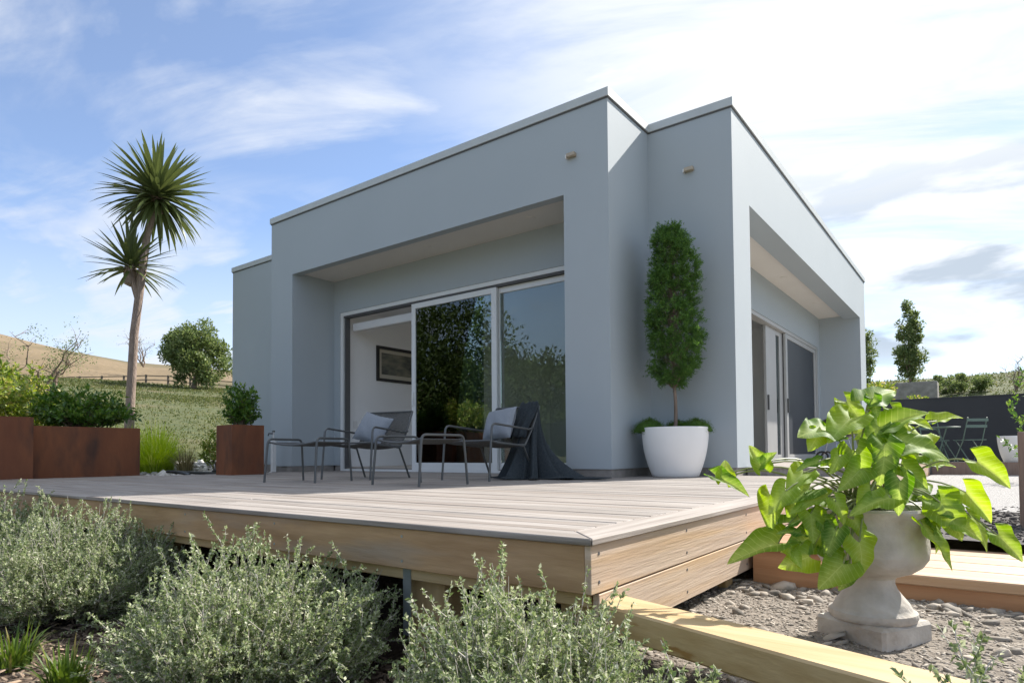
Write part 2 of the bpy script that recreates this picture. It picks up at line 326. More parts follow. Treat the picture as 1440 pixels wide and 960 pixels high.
MT['bounce_gravel'] = pm('bounce_ground_gravel', (0.24, 0.23, 0.21), (0.34, 0.325, 0.30), scale=55, detail=3, rough=0.95, bump=0.6, bscale=70, bdist=0.01)  # colour of the added light-bouncing sheet behind the camera
MT['darkgravel'] = pm('dark_gravel', (0.05, 0.045, 0.042), (0.16, 0.145, 0.13), scale=40, detail=3, rough=0.95, bump=1.0, bscale=50, bdist=0.02)
MT['patio'] = pm('patio_slab', (0.30, 0.285, 0.26), (0.36, 0.345, 0.32), scale=8, rough=0.85)
MT['field'] = pm('pasture', (0.05, 0.07, 0.018), (0.10, 0.105, 0.034), scale=1.1, detail=10, rough=0.95, bump=0.6, bscale=4, bdist=0.2, spots=((0.13, 0.11, 0.05), 0.22, 0.48, 0.70))
MT['hill'] = pm('dry_hill', (0.17, 0.125, 0.065), (0.24, 0.175, 0.10), scale=0.09, detail=10, rough=0.95, bump=0.5, bscale=0.6, bdist=0.6, spots=((0.10, 0.09, 0.035), 0.05, 0.5, 0.72))
MT['darkwall'] = pm('charcoal_wall', (0.026, 0.028, 0.032), (0.033, 0.035, 0.04), scale=2, rough=0.7, bump=0.08, bscale=120)
MT['doorpanel'] = pm('dark_screen', (0.030, 0.036, 0.044), (0.036, 0.043, 0.052), scale=2, rough=0.5)
MT['green_metal'] = pm('green_metal', (0.10, 0.155, 0.125), (0.12, 0.18, 0.145), rough=0.45)
MT['black'] = pm('black_enamel', (0.012, 0.012, 0.013), rough=0.3)
MT['blackframe'] = pm('black_frame', (0.012, 0.011, 0.010), rough=0.45)
MT['brass'] = pm('wall_light_metal', (0.42, 0.34, 0.24), (0.48, 0.4, 0.29), rough=0.35, metal=0.3)
MT['floorwood'] = pm('interior_floor', (0.48, 0.42, 0.35), (0.58, 0.51, 0.43), scale=3, stretch=(0.4, 5, 1), rough=0.5)
MT['curtain'] = pm('curtain_cloth', (0.10, 0.14, 0.15), (0.13, 0.17, 0.18), scale=20, rough=0.9)
MT['whitecloth'] = pm('white_cloth', (0.75, 0.74, 0.72), rough=0.9)
MT['hose'] = pm('black_pipe', (0.018, 0.022, 0.02), rough=0.5)
MT['fencewood'] = pm('weathered_fence', (0.075, 0.062, 0.05), (0.14, 0.12, 0.10), scale=4, rough=0.9)

# ------------------------------------------------------------------ ground and far land
def gridmesh(name, xs, ys, zf, mat, kind='structure', parent=None):
    X, Y = np.meshgrid(xs, ys); Z = zf(X, Y); nx = len(xs)
    V = np.stack([X, Y, Z], -1).reshape(-1, 3)
    i = (np.arange(len(ys) - 1)[:, None] * nx + np.arange(nx - 1)[None]).ravel()
    me = fast_mesh(name, V, np.stack([i, i + 1, i + nx + 1, i + nx], -1))
    o = link(name, me, mat, parent, smooth=True); tag(o, kind=kind); return o
def vnoise(X, Y, s, seed=0):
    g = np.random.default_rng(seed); out = np.zeros_like(X, dtype=float)
    for k in range(6):
        a = g.uniform(0, 2 * np.pi); p = g.uniform(0, 6.28, 2); f = s * g.uniform(0.6, 1.8)
        out += np.sin((X * np.cos(a) + Y * np.sin(a)) * f + p[0]) * np.cos((Y * np.cos(a) - X * np.sin(a)) * f * 0.8 + p[1])
    return out / 3
BX0, BX1, BY0, BY1 = -13.2, 16.0, -6.0, 17.3
def land_z(X, Y):
    dx = np.maximum(np.maximum(BX0 - X, X - BX1), 0); dy = np.maximum(np.maximum(BY0 - Y, Y - BY1), 0); d = np.hypot(dx, dy)
    dep = X * fw.x + Y * fw.y
    lat = X * rt.x + Y * rt.y
    f = np.clip((dep + 4) / 14, 0, 1); f = f * f * (3 - 2 * f)
    right = np.clip((lat + dep * 0.25) / 12, 0, 1)
    slope = 0.143 + 0.037 * right; cap = 50 - 24 * right
    st = np.clip(d / 1.6, 0, 1); st = st * st * (3 - 2 * st)
    z = -0.66 + st * 0.55 + f * slope * np.minimum(np.maximum(d - 1.0, 0), cap) * (1 + 0.0 * d)
    return z + vnoise(X, Y, 0.25, 3) * 0.12 * st + vnoise(X, Y, 0.9, 4) * 0.035 * st
def seq(a, b, n, p=2.2):
    t = np.linspace(-1, 1, n); return (a + b) / 2 + np.sign(t) * np.abs(t) ** p * (b - a) / 2
gridmesh('ground', np.unique(np.concatenate([seq(-1400, 1400, 130, 3.2), np.linspace(-70, 30, 100)])), np.unique(np.concatenate([seq(-1400, 1400, 130, 3.2), np.linspace(-20, 70, 90)])), land_z, MT['field'])
# dry hill behind the paddock on the left: ridge height follows compass direction
def make_hill():
    ta = np.linspace(-1.9, 0.4, 70); dp = np.linspace(66, 230, 26)
    crest_x = np.array([-1.9, -1.2, -0.80, -0.667, -0.60, -0.52, -0.44, -0.30, 0.0, 0.4]); crest_e = np.array([0.26, 0.21, 0.172, 0.146, 0.134, 0.128, 0.122, 0.11, 0.05, 0.0])
    E = np.interp(ta, crest_x, crest_e)
    T, D = np.meshgrid(ta, dp); Ee = np.broadcast_to(E, T.shape)
    lat = T * D; X = rt.x * lat + fw.x * D; Y = rt.y * lat + fw.y * D
    k = np.clip((D - 66) / (160 - 66), 0, 1); prof = np.sin(k * np.pi / 2) ** 0.9
    Z = 4.0 + (Ee * 160 - 4.0) * prof - np.maximum(D - 165, 0) * 0.06 + vnoise(X, Y, 0.07, 11) * 1.1 * k
    nx = len(ta); i = (np.arange(len(dp) - 1)[:, None] * nx + np.arange(nx - 1)[None]).ravel()
    me = fast_mesh('hill', np.stack([X, Y, Z], -1).reshape(-1, 3), np.stack([i, i + 1, i + nx + 1, i + nx], -1))
    tag(link('hill', me, MT['hill'], smooth=True), kind='structure')
make_hill()
gridmesh('mulch_bed', np.linspace(-9.5, 2.5, 120), np.linspace(-1.5, 4.2, 60), lambda X, Y: -0.56 + vnoise(X, Y, 2.2, 1) * 0.02 + vnoise(X, Y, 7, 2) * 0.008 - np.clip(X - 0.6, 0, 3) * 0.02, MT['mulch'])
SL0, SL1 = Vector((-1.0, 1.80)), Vector((0.75, 1.23))      # timber edging centre line
def bed_z(X, Y):
    t = np.clip((X - SL0.x) / (SL1.x - SL0.x), -0.2, 1.3); edge = SL0.y + (SL1.y - SL0.y) * t
    inside = np.clip((Y - edge) / 0.08 + 0.5, 0, 1)
    return -0.70 + inside * 0.33 + (vnoise(X, Y, 4, 5) * 0.008 + vnoise(X, Y, 11, 6) * 0.005)
gridmesh('stone_bed', np.linspace(-1.6, 2.6, 130), np.linspace(1.2, 4.3, 100), bed_z, MT['bed'])
gridmesh('dark_gravel_strip', np.linspace(-0.9, 14, 60), np.linspace(4.02, 6.4, 20), lambda X, Y: -0.215 + vnoise(X, Y, 3, 7) * 0.008, MT['darkgravel'])
gridmesh('gravel_court', np.linspace(-0.9, 14, 60), np.linspace(6.0, 14.62, 40), lambda X, Y: -0.205 + vnoise(X, Y, 2, 8) * 0.006, MT['court'])
gridmesh('pebble_bed', np.linspace(-14.5, -8.3, 50), np.linspace(1.0, 11, 60), lambda X, Y: -0.10 + vnoise(X, Y, 1.6, 9) * 0.04 + np.clip(-10.5 - X, 0, 3) * 0.07, MT['bed'])
gridmesh('bounce_ground', np.linspace(-26, 12, 60), np.linspace(-10.5, -0.75, 24), lambda X, Y: -0.545 + vnoise(X, Y, 0.7, 10) * 0.012, MT['bounce_gravel'])  # unseen pale sheet behind the camera, added to bounce sunlight onto shaded walls
p = MB(); p.box(-2.2, 14, 14.64, 17.05, -0.25, 0.0); tag(p.build('patio', MT['patio']), kind='structure')

def rocks(name, P, S, mat, label=None, cat=None, seed=1, flat=0.6, lo=0.55, hi=1.3):
    g = np.random.default_rng(seed)
    ico = bmesh.new(); bmesh.ops.create_icosphere(ico, subdivisions=1, radius=1.0)
    base = np.array([v.co for v in ico.verts]); F = np.array([[v.index for v in f.verts] for f in ico.faces]); ico.free()
    n = len(P); nb = len(base)
    jit = 1 + g.uniform(-0.28, 0.28, (n, nb, 1)); B = base[None] * jit * g.uniform(lo, hi, (n, 1, 3)) * np.array([1, 1, flat])
    a = g.uniform(0, 6.28, n); c, s = np.cos(a), np.sin(a)
    x = B[..., 0] * c[:, None] - B[..., 1] * s[:, None]; y = B[..., 0] * s[:, None] + B[..., 1] * c[:, None]
    tl = g.uniform(-0.5, 0.5, n)[:, None]; z = B[..., 2] + x * tl
    V = np.stack([x, y, z], -1) * S[:, None, None] + P[:, None]
    T = (F[None] + np.arange(n)[:, None, None] * nb).reshape(-1, 3)
    o = link(name, fast_mesh(name, V.reshape(-1, 3), T), mat); return tag(o, label, cat, kind='stuff')
g = np.random.default_rng(21)
def bed_pts(n, x0, x1, y0, y1):
    X = g.uniform(x0, x1, n); Y = g.uniform(y0, y1, n); t = (X - SL0.x) / (SL1.x - SL0.x); keep = Y > SL0.y + (SL1.y - SL0.y) * t + 0.09
    X, Y = X[keep], Y[keep]; return np.stack([X, Y, bed_z(X, Y)], -1)
P = bed_pts(17000, -1.05, 1.3, 1.45, 3.14); S = g.lognormal(math.log(0.0052), 0.45, len(P))
P2 = bed_pts(170, -1.05, 1.3, 1.45, 3.14); S2 = g.lognormal(math.log(0.022), 0.35, len(P2))
P3 = bed_pts(160, -0.95, 1.2, 2.85, 3.12); S3 = g.lognormal(math.log(0.032), 0.3, len(P3))
rocks('stones', np.concatenate([P, P2, P3]), np.concatenate([S, S2, S3]), MT['stone'], 'loose grey brown stones and grit filling the bed around the urn', 'stones', 3, 0.42, 0.35, 1.6)
n = 1500; P = np.stack([g.uniform(-13.5, -8.75, n), g.uniform(3.3, 8.5, n), np.zeros(n)], -1); P[:, 2] = -0.10 + np.clip(-10.5 - P[:, 0], 0, 3) * 0.07 + 0.01
rocks('pebbles', P, g.lognormal(math.log(0.05), 0.35, n), MT['whitestone'], 'pale rounded pebbles spread beyond the left end of the deck', 'pebbles', 4, 0.6)
n = 5200; P = np.stack([g.uniform(-0.85, 4.5, n), g.uniform(4.1, 6.6, n), np.full(n, -0.212)], -1)
rocks('dark_stones', P, g.lognormal(math.log(0.013), 0.35, n), MT['darkgravel'], 'dark crushed stones behind the boardwalk', 'stones', 5, 0.6)
# bark chips
def chips():
    n = 9000; X = g.uniform(-5.2, 0.3, n); Y = g.uniform(0.35, 1.75, n); Z = -0.553 + vnoise(X, Y, 2.2, 1) * 0.02 + vnoise(X, Y, 7, 2) * 0.008 + g.uniform(0, 0.012, n)
    Lg = g.lognormal(math.log(0.032), 0.45, n); W = g.uniform(0.004, 0.012, n)
    D = unit(np.stack([g.normal(size=n), g.normal(size=n), g.normal(size=n) * 0.22], -1)); U = unit(np.stack([g.normal(size=n) * 0.5, g.normal(size=n) * 0.5, np.ones(n)], -1))
    Sd = unit(np.cross(D, U)); U = np.cross(Sd, D); C = np.stack([X, Y, Z], -1)
    q = []
    for a, b, c in ((-1, -1, -1), (1, -1, -1), (1, 1, -1), (-1, 1, -1), (-1, -1, 1), (1, -1, 1), (1, 1, 1), (-1, 1, 1)):
        q.append(C + D * (a * Lg / 2 * (0.8 if c > 0 else 1))[:, None] + Sd * (b * W / 2)[:, None] + U * (c * 0.0022))
    V = np.stack(q, 1).reshape(-1, 3); F = np.array([(4, 5, 6, 7), (0, 1, 5, 4), (1, 2, 6, 5), (2, 3, 7, 6), (3, 0, 4, 7)])
    T = (F[None] + np.arange(n)[:, None, None] * 8).reshape(-1, 4)
    tag(link('bark_chips', fast_mesh('bark_chips', V, T), MT['chip']), 'brown bark mulch covering the soil below the hedge', 'mulch', kind='stuff')
chips()

# ------------------------------------------------------------------ house
YF, YR, Y2, Y3 = 5.734, 6.513, 6.695, 15.527
XL, XR1, XR = -8.988, -3.043, -2.098
XO1, XO2, ZO = -8.436, -3.577, 3.0
XRR, YO1, YO2 = -2.876, 7.277, 14.848
ZW, ZT = 0.087, 3.885
house = empty('house', (-6, 10, 0), 'flat roofed blue grey house with deep square portals around its glass doors', 'house')
RX0, RX1, RY0, RY1, RZ = -8.30, -3.07, 6.66, 12.6, 2.62
D2Y0, D2Y1, DZ2 = 8.2, 14.66, 2.44
DZ1 = 2.52
def hfill(x, y, z):
    front = XL < x < XR1 and YF < y < Y3; right = XR1 <= x < XR and Y2 < y < Y3
    if not (front or right): return False
    if XO1 < x < XO2 and y < YR:
        if z < 3.05 and not (z > ZO and y < YF + 0.12): return False
    if XO1 < x < XO2 and YR < y < RY0 and -8.30 < x < -3.66 and z < DZ1: return False
    if RX0 < x < RX1 and RY0 < y < RY1 and z < RZ: return False
    if x > XRR and YO1 < y < YO2:
        if z < 3.09 and not (z > 3.008 and x > XR - 0.30): return False
    if RX1 <= x < XRR and D2Y0 < y < D2Y1 and z < DZ2: return False
    return True
hxs = [XL, XO1, -8.30, -3.66, XO2, RX1, XR1, XRR, XR - 0.30, XR]
hys = [YF, YF + 0.12, YR, RY0, Y2, YO1, D2Y0, RY1, D2Y1, YO2, Y3]
hzs = [ZW, DZ2, DZ1, RZ, ZO, 3.008, 3.05, 3.09, ZT]
cells(hxs, hys, hzs, hfill).build('wall', MT['paint'], house)
MB().box(-11.80, XL, 6.69, 14.5, ZW, 3.835).build('wing_wall', MT['paint'], house)
# plinth strips
for a in ((XL + .015, XO1 - .015, YF + .015, YR), (XO2 + .015, XR1 - .015, YF + .015, 6.69), (XR1 - .015, XR - .015, Y2 + .015, YO1 - .015), (-11.78, XL + .015, 6.705, 9), (XO1, -8.30, YR + .015, 6.6), (XR - .6, XR - .02, YO2, Y3)):
    MB().box(a[0], a[1], a[2], a[3], -0.35, ZW - 0.0005).build('plinth', MT['concrete'], house)
MB().box(XL + .05, XR1 - .021, YR + .05, 14, -0.35, 0.045).build('floor_slab', MT['concrete'], house)
MB().box(XR1 - .02, XRR - .02, YO1, Y3 - .02, -0.35, 0.045).build('floor_slab', MT['concrete'], house)
# parapet caps (butted, 20 mm proud), with a dark drip line below
def cap(x0, x1, y0, y1, z0=ZT, h=0.088): MB().box(x0, x1, y0, y1, z0, z0 + h).build('parapet_cap', MT['cap'], house)
def drip(x0, x1, y0, y1, z0=ZT): MB().box(x0, x1, y0, y1, z0 - 0.016, z0 - 0.001).build('drip_strip', MT['alu_dark'], house)
cap(XL - .02, XR1 + .02, YF - .02, YF + .18); cap(XR1 - .16, XR1 + .02, YF + .18, Y2 - .02); cap(XR1 - .16, XR + .02, Y2 - .02, Y2 + .18); cap(XR - .16, XR + .02, Y2 + .18, Y3 + .02)
cap(XL - .02, XL + .16, YF + .18, Y3 + .02); cap(-11.82, XL - .021, 6.67, 6.87, 3.835)
drip(XL - .008, XR1 + .008, YF - .008, YF - .0005); drip(XR1 + .0005, XR1 + .008, YF, Y2 - .009); drip(XR1 + .001, XR + .008, Y2 - .008, Y2 - .0005); drip(XR + .0005, XR + .008, Y2, Y3); drip(-11.81, XL - .001, 6.682, 6.6895, 3.835)
# soffits
MB().box(XO1 + .002, XO2 - .002, YF + .122, YR - .002, 3.038, 3.0495).build('soffit', MT['soffit'], house)
MB().box(XRR + .002, XR - .302, YO1 + .002, YO2 - .002, 3.078, 3.0895).build('soffit', MT['soffit'], house)
def downlight(x, y, z):
    b = MB(); b.lathe([(0.05, z - 0.006), (0.058, z - 0.003), (0.058, z)], (x, y), 20); o = b.build('downlight', MT['soffit'], house)
    MB().lathe([(0.0001, z - 0.0075), (0.035, z - 0.0075), (0.035, z - 0.006)], (x, y), 16).build('lens', MT['soffit'], o)
for x in (-7.7, -6.0, -4.3): downlight(x, 6.15, 3.0375)
for y in (8.6, 10.9, 13.2): downlight(-2.62, y, 3.0775)
# wall lights
def wall_light(x, z, y):
    o = MB().box(x - .05, x + .05, y - .055, y - .001, z - .022, z + .022).build('wall_light', MT['brass'], house, bevel=0.006)
    MB().box(x - .062, x - .0505, y - .05, y - .006, z - .028, z + .010).build('lens', MT['alu'], o)
wall_light(-3.462, 3.387, YF); wall_light(-2.555, 3.327, Y2)
# interior lining
MB().box(RX0, RX0 + .012, RY0, RY1, 0.06, RZ).build('interior_wall', MT['white'], house)
MB().box(RX0 + .012, RX1, RY1 - .012, RY1, 0.06, RZ).build('interior_wall', MT['white'], house)
MB().box(RX0 + .012, RX1, RY0, RY1 - .012, RZ - .012, RZ).build('interior_ceiling', MT['white'], house)
MB().box(RX0, RX1, YR + .2, RY1, 0.0455, 0.06).build('interior_floor', MT['floorwood'], house)
MB().box(RX0 + .0125, RX0 + .02, 6.77, 6.85, 0.68, 0.80).build('light_switch', MT['whitecloth'], house)

def frame_rect(b, x0, x1, z0, z1, y0, y1, wl, wr, wt, wb):      # in a plane of constant y
    b.box(x0, x0 + wl, y0, y1, z0, z1); b.box(x1 - wr, x1, y0, y1, z0, z1); b.box(x0 + wl, x1 - wr, y0, y1, z1 - wt, z1); b.box(x0 + wl, x1 - wr, y0, y1, z0, z0 + wb)
# front sliding door set
door = empty('sliding_door', (-6 + 6, 0, 0)); door.parent = house; door.location = Vector((-6, YR, 0)) - house.location
b = MB(); frame_rect(b, -8.298, -3.662, 0.001, DZ1 - .002, YR + .012, YR + .135, .07, .06, .055, .03); b.build('frame', MT['alu'], door)
MB().box(-8.23, -3.72, YR + .02, YR + .13, DZ1 - .085, DZ1 - .058).build('track', MT['alu_dark'], door)
MB().box(-8.215, -8.19, YR + .03, YR + .12, 0.03, DZ1 - .09).build('seal', MT['alu_dark'], door)
def sash(x0, x1, y0, z1=DZ1 - .088):
    b = MB(); frame_rect(b, x0, x1, 0.032, z1, y0, y0 + .042, .075, .085, .075, .10); o = b.build('sash', MT['alu'], door, bevel=0.003)
    MB().box(x0 + .0755, x1 - .0855, y0 + .018, y0 + .026, .1325, z1 - .0755).build('pane', MT['glass'], o)
    MB().box(x0 + .02, x0 + .05, y0 - .025, y0 - .0005, 0.95, 1.15).build('handle', MT['alu'], o, bevel=0.004)
sash(-6.70, -5.13, YR + .022); sash(-5.20, -3.73, YR + .085); 
# second leaf slid open, standing behind the left bay is out of the way: only its head blind shows
bl = MB(); bl.box(-8.18, -6.72, YR + .16, YR + .25, 2.235, 2.36); bl.build('roller_blind', MT['whitecloth'], house, bevel=0.01)
# side sliding door set (plane of constant x)
door2 = empty('sliding_door', (0, 0, 0)); door2.parent = house; door2.location = Vector((XRR, 10.8, 0)) - house.location
def frame_y(b, y0, y1, z0, z1, x0, x1, w0, w1, wt, wb):
    b.box(x0, x1, y0, y0 + w0, z0, z1); b.box(x0, x1, y1 - w1, y1, z0, z1); b.box(x0, x1, y0 + w0, y1 - w1, z1 - wt, z1); b.box(x0, x1, y0 + w0, y1 - w1, z0, z0 + wb)
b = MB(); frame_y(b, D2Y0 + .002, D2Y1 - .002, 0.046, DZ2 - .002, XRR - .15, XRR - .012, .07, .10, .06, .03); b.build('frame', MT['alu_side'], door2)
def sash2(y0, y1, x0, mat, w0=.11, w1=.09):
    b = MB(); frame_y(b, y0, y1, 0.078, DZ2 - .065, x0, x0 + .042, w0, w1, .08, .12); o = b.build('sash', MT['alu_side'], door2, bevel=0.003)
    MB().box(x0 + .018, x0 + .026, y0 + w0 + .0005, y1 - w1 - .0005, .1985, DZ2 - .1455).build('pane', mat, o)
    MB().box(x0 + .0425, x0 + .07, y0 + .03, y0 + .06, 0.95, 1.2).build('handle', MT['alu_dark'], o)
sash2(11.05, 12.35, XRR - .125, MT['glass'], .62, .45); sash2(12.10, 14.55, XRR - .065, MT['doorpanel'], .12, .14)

# picture on the interior wall, stool with towel, curtain
pic = empty('framed_picture', (RX0 + .013, 7.3, 1.5), 'framed dark landscape picture with cream mount on the inside white wall', 'picture')
b = MB(); x0 = RX0 + .0125
b.box(x0, x0 + .03, 7.26, 7.31, 1.50, 2.10); b.box(x0, x0 + .03, 8.29, 8.34, 1.50, 2.10); b.box(x0, x0 + .03, 7.31, 8.29, 1.50, 1.55); b.box(x0, x0 + .03, 7.31, 8.29, 2.05, 2.10)
b.build('frame', MT['blackframe'], pic)
MB().box(x0, x0 + .008, 7.3105, 8.2895, 1.5505, 2.0495).build('mount', pm('cream_mount', (0.5, 0.46, 0.36), rough=0.8), pic)
MB().box(x0 + .0085, x0 + .010, 7.37, 8.23, 1.62, 1.99).build('print', pm('dark_print', (0.05, 0.06, 0.05), (0.26, 0.24, 0.17), scale=3.5, stretch=(1, 1, 3), rough=0.5), pic)
st = empty('stool', (-6.6, 7.35, 0.06), 'small stool with dark legs just inside the open door', 'stool')
MB().lathe([(0.0001, 0.50), (0.17, 0.50), (0.18, 0.515), (0.17, 0.53), (0.0001, 0.53)], (-6.6, 7.35), 24).build('seat', MT['greywood'], st, smooth=True)
for sx, sy in ((-1, -1), (1, -1), (-1, 1), (1, 1)): MB().tube([(-6.6 + sx * .18, 7.35 + sy * .18, 0.06), (-6.6 + sx * .10, 7.35 + sy * .10, 0.505)], .013).build('leg', MT['greywood'], st)
def towel():
    V = []; F = []; nu, nv = 14, 12
    for i in range(nv):
        for j in range(nu):
            u = j / (nu - 1); v = i / (nv - 1); q = -0.9 - u * 1.6; rr = 0.188 + 0.018 * math.sin(u * 19) * v
            if i < 3: V.append((-6.6 + rr * v * 5.5 * .92 * math.cos(q), 7.35 + rr * v * 5.5 * .92 * math.sin(q), 0.535))
            else: V.append((-6.6 + (rr + .004) * math.cos(q), 7.35 + (rr + .004) * math.sin(q), 0.535 - (v - 0.18) * 0.42 * (1 - .15 * math.sin(u * 7))))
    for i in range(nv - 1):
        for j in range(nu - 1): F.append((i * nu + j, i * nu + j + 1, (i + 1) * nu + j + 1, (i + 1) * nu + j))
    b = MB(); b.add(V, F); o = b.build('towel', MT['whitecloth'], smooth=True); md = o.modifiers.new('thickness', 'SOLIDIFY'); md.thickness = 0.006
    tag(o, 'white towel hanging over the stool inside the open door', 'towel')
towel()
def curtain():
    V = []; F = []; n = 90
    for k, z in enumerate((0.08, 2.50)):
        for i in range(n):
            x = -6.55 + 0.85 * i / (n - 1); V.append((x, 6.95 + 0.035 * math.sin(i * 0.75) + 0.012 * math.sin(i * 1.9), z))
    for i in range(n - 1): F.append((i, i + 1, n + i + 1, n + i))
    b = MB(); b.add(V, F); o = b.build('curtain', MT['curtain'], smooth=True); md = o.modifiers.new('thickness', 'SOLIDIFY'); md.thickness = 0.004
    tag(o, 'grey green curtain hanging behind the middle glass pane', 'curtain')
curtain()

# ------------------------------------------------------------------ deck
deck = empty('deck', (-5, 4, -0.5), 'large weathered timber deck wrapping the front of the house', 'deck')
DX, DY = -0.935, 1.634; BW, GAP = 0.1415, 0.0035
def plank(name, x0, x1, y0, y1, z0, z1, mat, parent, ch=0.004):
    MB().box(x0, x1, y0, y1, z0, z1).build(name, mat, parent, bevel=ch)
# mitred border
def pris(name, poly, z0, z1, mat):
    MB().prism(poly, z0, z1).build(name, mat, deck, bevel=0.003)
pris('board', [(DX - BW - .001, DY + BW + .001), (DX - .0015, DY + .0015 + .001), (DX - .0015, 4.3), (DX - BW - .001, 4.3)][::1] if False else [(DX, DY + .002), (DX, 4.3), (DX - BW, 4.3), (DX - BW, DY + BW + .002)], -0.021, 0.0, MT['decky'])
plank('board', DX - BW, DX, 4.304, 6.995, -0.021, 0.0, MT['decky'], deck)
pris('board', [(-4.6, DY), (DX - .002, DY), (DX - BW - .002, DY + BW), (-4.6, DY + BW)], -0.021, 0.0, MT['deck'])
plank('board', -9.0, -4.604, DY, DY + BW, -0.021, 0.0, MT['deck'], deck)
y = DY + BW + GAP; i = 0
while y < 6.98:
    x1 = DX - BW - GAP; x0 = -9.0 if y < 3.9 else -8.62
    y1 = min(y + BW, 6.995)
    j1 = -3.3 - (i * 1.37) % 2.6; j2 = j1 - 3.1 - (i * 0.7) % 1.0
    zz = random.uniform(-0.0012, 0.0012)
    segs = [(j1 + .002, x1), (max(j2, x0) + .002, j1 - .002)]
    if j2 > x0 + .3: segs.append((x0, j2 - .002))
    else: segs[1] = (x0, j1 - .002)
    for a, c in segs: plank('board', a, c, y, y1, -0.021 + zz, zz, MT['deck'], deck)
    y += BW + GAP; i += 1
# fascia
for a, c in ((-9.0, -5.302), (-5.298, DX - .0335)): plank('fascia', a, c, DY + .012, DY + .034, -0.167, -0.0225, MT['fasciax'], deck, .002)
for k, (z0, z1) in enumerate(((-0.167, -0.0225), (-0.316, -0.1725))):
    plank('fascia', DX - .033, DX - .011, DY + (.0125 if k == 0 else .06), 4.4, z0, z1, MT['fasciay'], deck, .002)
    plank('fascia', DX - .033, DX - .011, 4.403, 7.0, z0, z1, MT['fasciay'], deck, .002)
for yy in (DY + .06, DY + .75, DY + 1.5, DY + 2.25, DY + 3.0):
    for zz in (-.05, -.135, -.2, -.285):
        if zz < -.17 and yy < DY + .2: continue
        MB().lathe([(0.0055, 0), (0.0055, .0015)], (0, 0), 10)
        b = MB(); b.tube([(DX - .0115, yy, zz), (DX - .0095, yy, zz)], .0055, 10); b.build('screw', MT['alu_dark'], deck)
for xx in (-1.79, -2.6, -3.4, -4.2):
    for zz in (-.05, -.14):
        b = MB(); b.tube([(xx + .05, DY + .0125, zz), (xx + .05, DY + .0105, zz)], .0055, 10); b.build('screw', MT['steel'], deck)
plank('bearer', -8.9, DX - .04, DY + .05, DY + .095, -0.215, -0.1685, MT['pine'], deck)
plank('bearer', -8.9, DX - .04, 3.6, 3.65, -0.2, -0.03, MT['pine'], deck)
for x in (-1.80, -3.95, -6.1, -8.2):
    po = MB().box(x, x + .19, DY + .10, DY + .2, -0.75, -0.1695).build('post', MT['pinez'], deck, bevel=.004)
    MB().box(x + .03, x + .07, DY + .046, DY + .0495, -0.42, -0.168).build('strap', MT['steel'], po)
for yv in (2.95, 4.6): MB().box(DX - .14, DX - .05, yv, yv + .09, -0.6, -0.317).build('post', MT['pinez'], deck, bevel=.004)
for yv in (2.2, 3.4, 4.8): plank('joist', -8.5, DX - .05, yv, yv + .045, -0.165, -0.0225, MT['pine'], deck)
# raised step along the side doors
step = empty('side_step', (-1.5, 11, 0), 'low pale timber step running along the side glass doors', 'step')
for k in range(8):
    x0 = XR + .004 + k * .145; MB().box(x0, x0 + .14, 7.0, 14.6, 0.066, 0.087).build('board', MT['decky'], step, bevel=.003)
for k in range(5):
    x0 = XRR + .01 + k * .145; MB().box(x0, x0 + .14, YO1 + .003, YO2 - .003, 0.066, 0.087).build('board', MT['decky'], step, bevel=.003)
MB().box(XR + .006, DX, 7.01, 7.03, -.3, 0.065).build('riser', MT['decky'], step)
MB().box(DX - .022, DX - .001, 7.031, 14.6, -.3, 0.065).build('riser', MT['fasciay'], step)
MB().box(XRR + .01, XR, YO1 + .02, YO2, -.3, 0.064).build('base', MT['concrete'], step)

# boardwalk, step beside deck, edging sleeper, post, court edging
bw = empty('boardwalk', (0.6, 3.6, -0.37), 'pale reddish timber boardwalk crossing behind the urn', 'boardwalk')
for k in range(4):
    y0 = 3.12 + k * .235; MB().box(-0.60, 3.2, y0, y0 + .23, -0.305, -0.262).build('board', MT['boardwalk'], bw, bevel=.005)
MB().box(-0.58, 3.2, 3.135, 3.17, -0.43, -0.3055).build('riser', MT['cedar'], bw)
MB().box(-0.58, 3.2, 4.0, 4.035, -0.43, -0.3055).build('riser', MT['cedar'], bw)
ls = empty('timber_step', (-0.77, 3.6, -0.37), 'reddish timber block step against the deck side behind the leaves', 'step')
for k in range(3): MB().box(-0.925, -0.61, 3.13 + k * .305, 3.13 + k * .305 + .3, -0.215, -0.172).build('tread', MT['cedar'], ls, bevel=.004)
MB().box(-0.92, -0.625, 3.145, 3.18, -0.43, -0.2155).build('riser', MT['cedar'], ls); MB().box(-0.655, -0.625, 3.1805, 4.0, -0.43, -0.2155).build('riser', MT['cedar'], ls)
def sleeper():
    d = (SL1 - SL0).normalized(); nrm = Vector((-d.y, d.x)); hw = 0.062
    a, c = SL0 - d * .1, SL1
    poly = [a - nrm * .085, c - nrm * .085, c + nrm * hw, a + nrm * hw]
    o = MB().prism([(q.x, q.y) for q in poly], -0.285, -0.20).build('timber_edging', MT['pine'], bevel=.006)
    o.data.transform(Matrix.Rotation(0, 4, 'Z'))
    tag(o, 'yellow pine sleeper edging the stone bed in front of the urn', 'edging')
sleeper()
tag(MB().box(0.135, 0.245, 4.93, 5.04, -0.5, 0.36).build('timber_post', MT['greywood'], bevel=.006), 'short greyed timber post at the right edge of the picture', 'post')
tag(MB().box(-0.9, 14, 14.60, 14.638, -0.3, 0.03).build('court_edging', MT['greywood'], bevel=.004), 'brown timber edging board between pale gravel and the patio', 'edging')
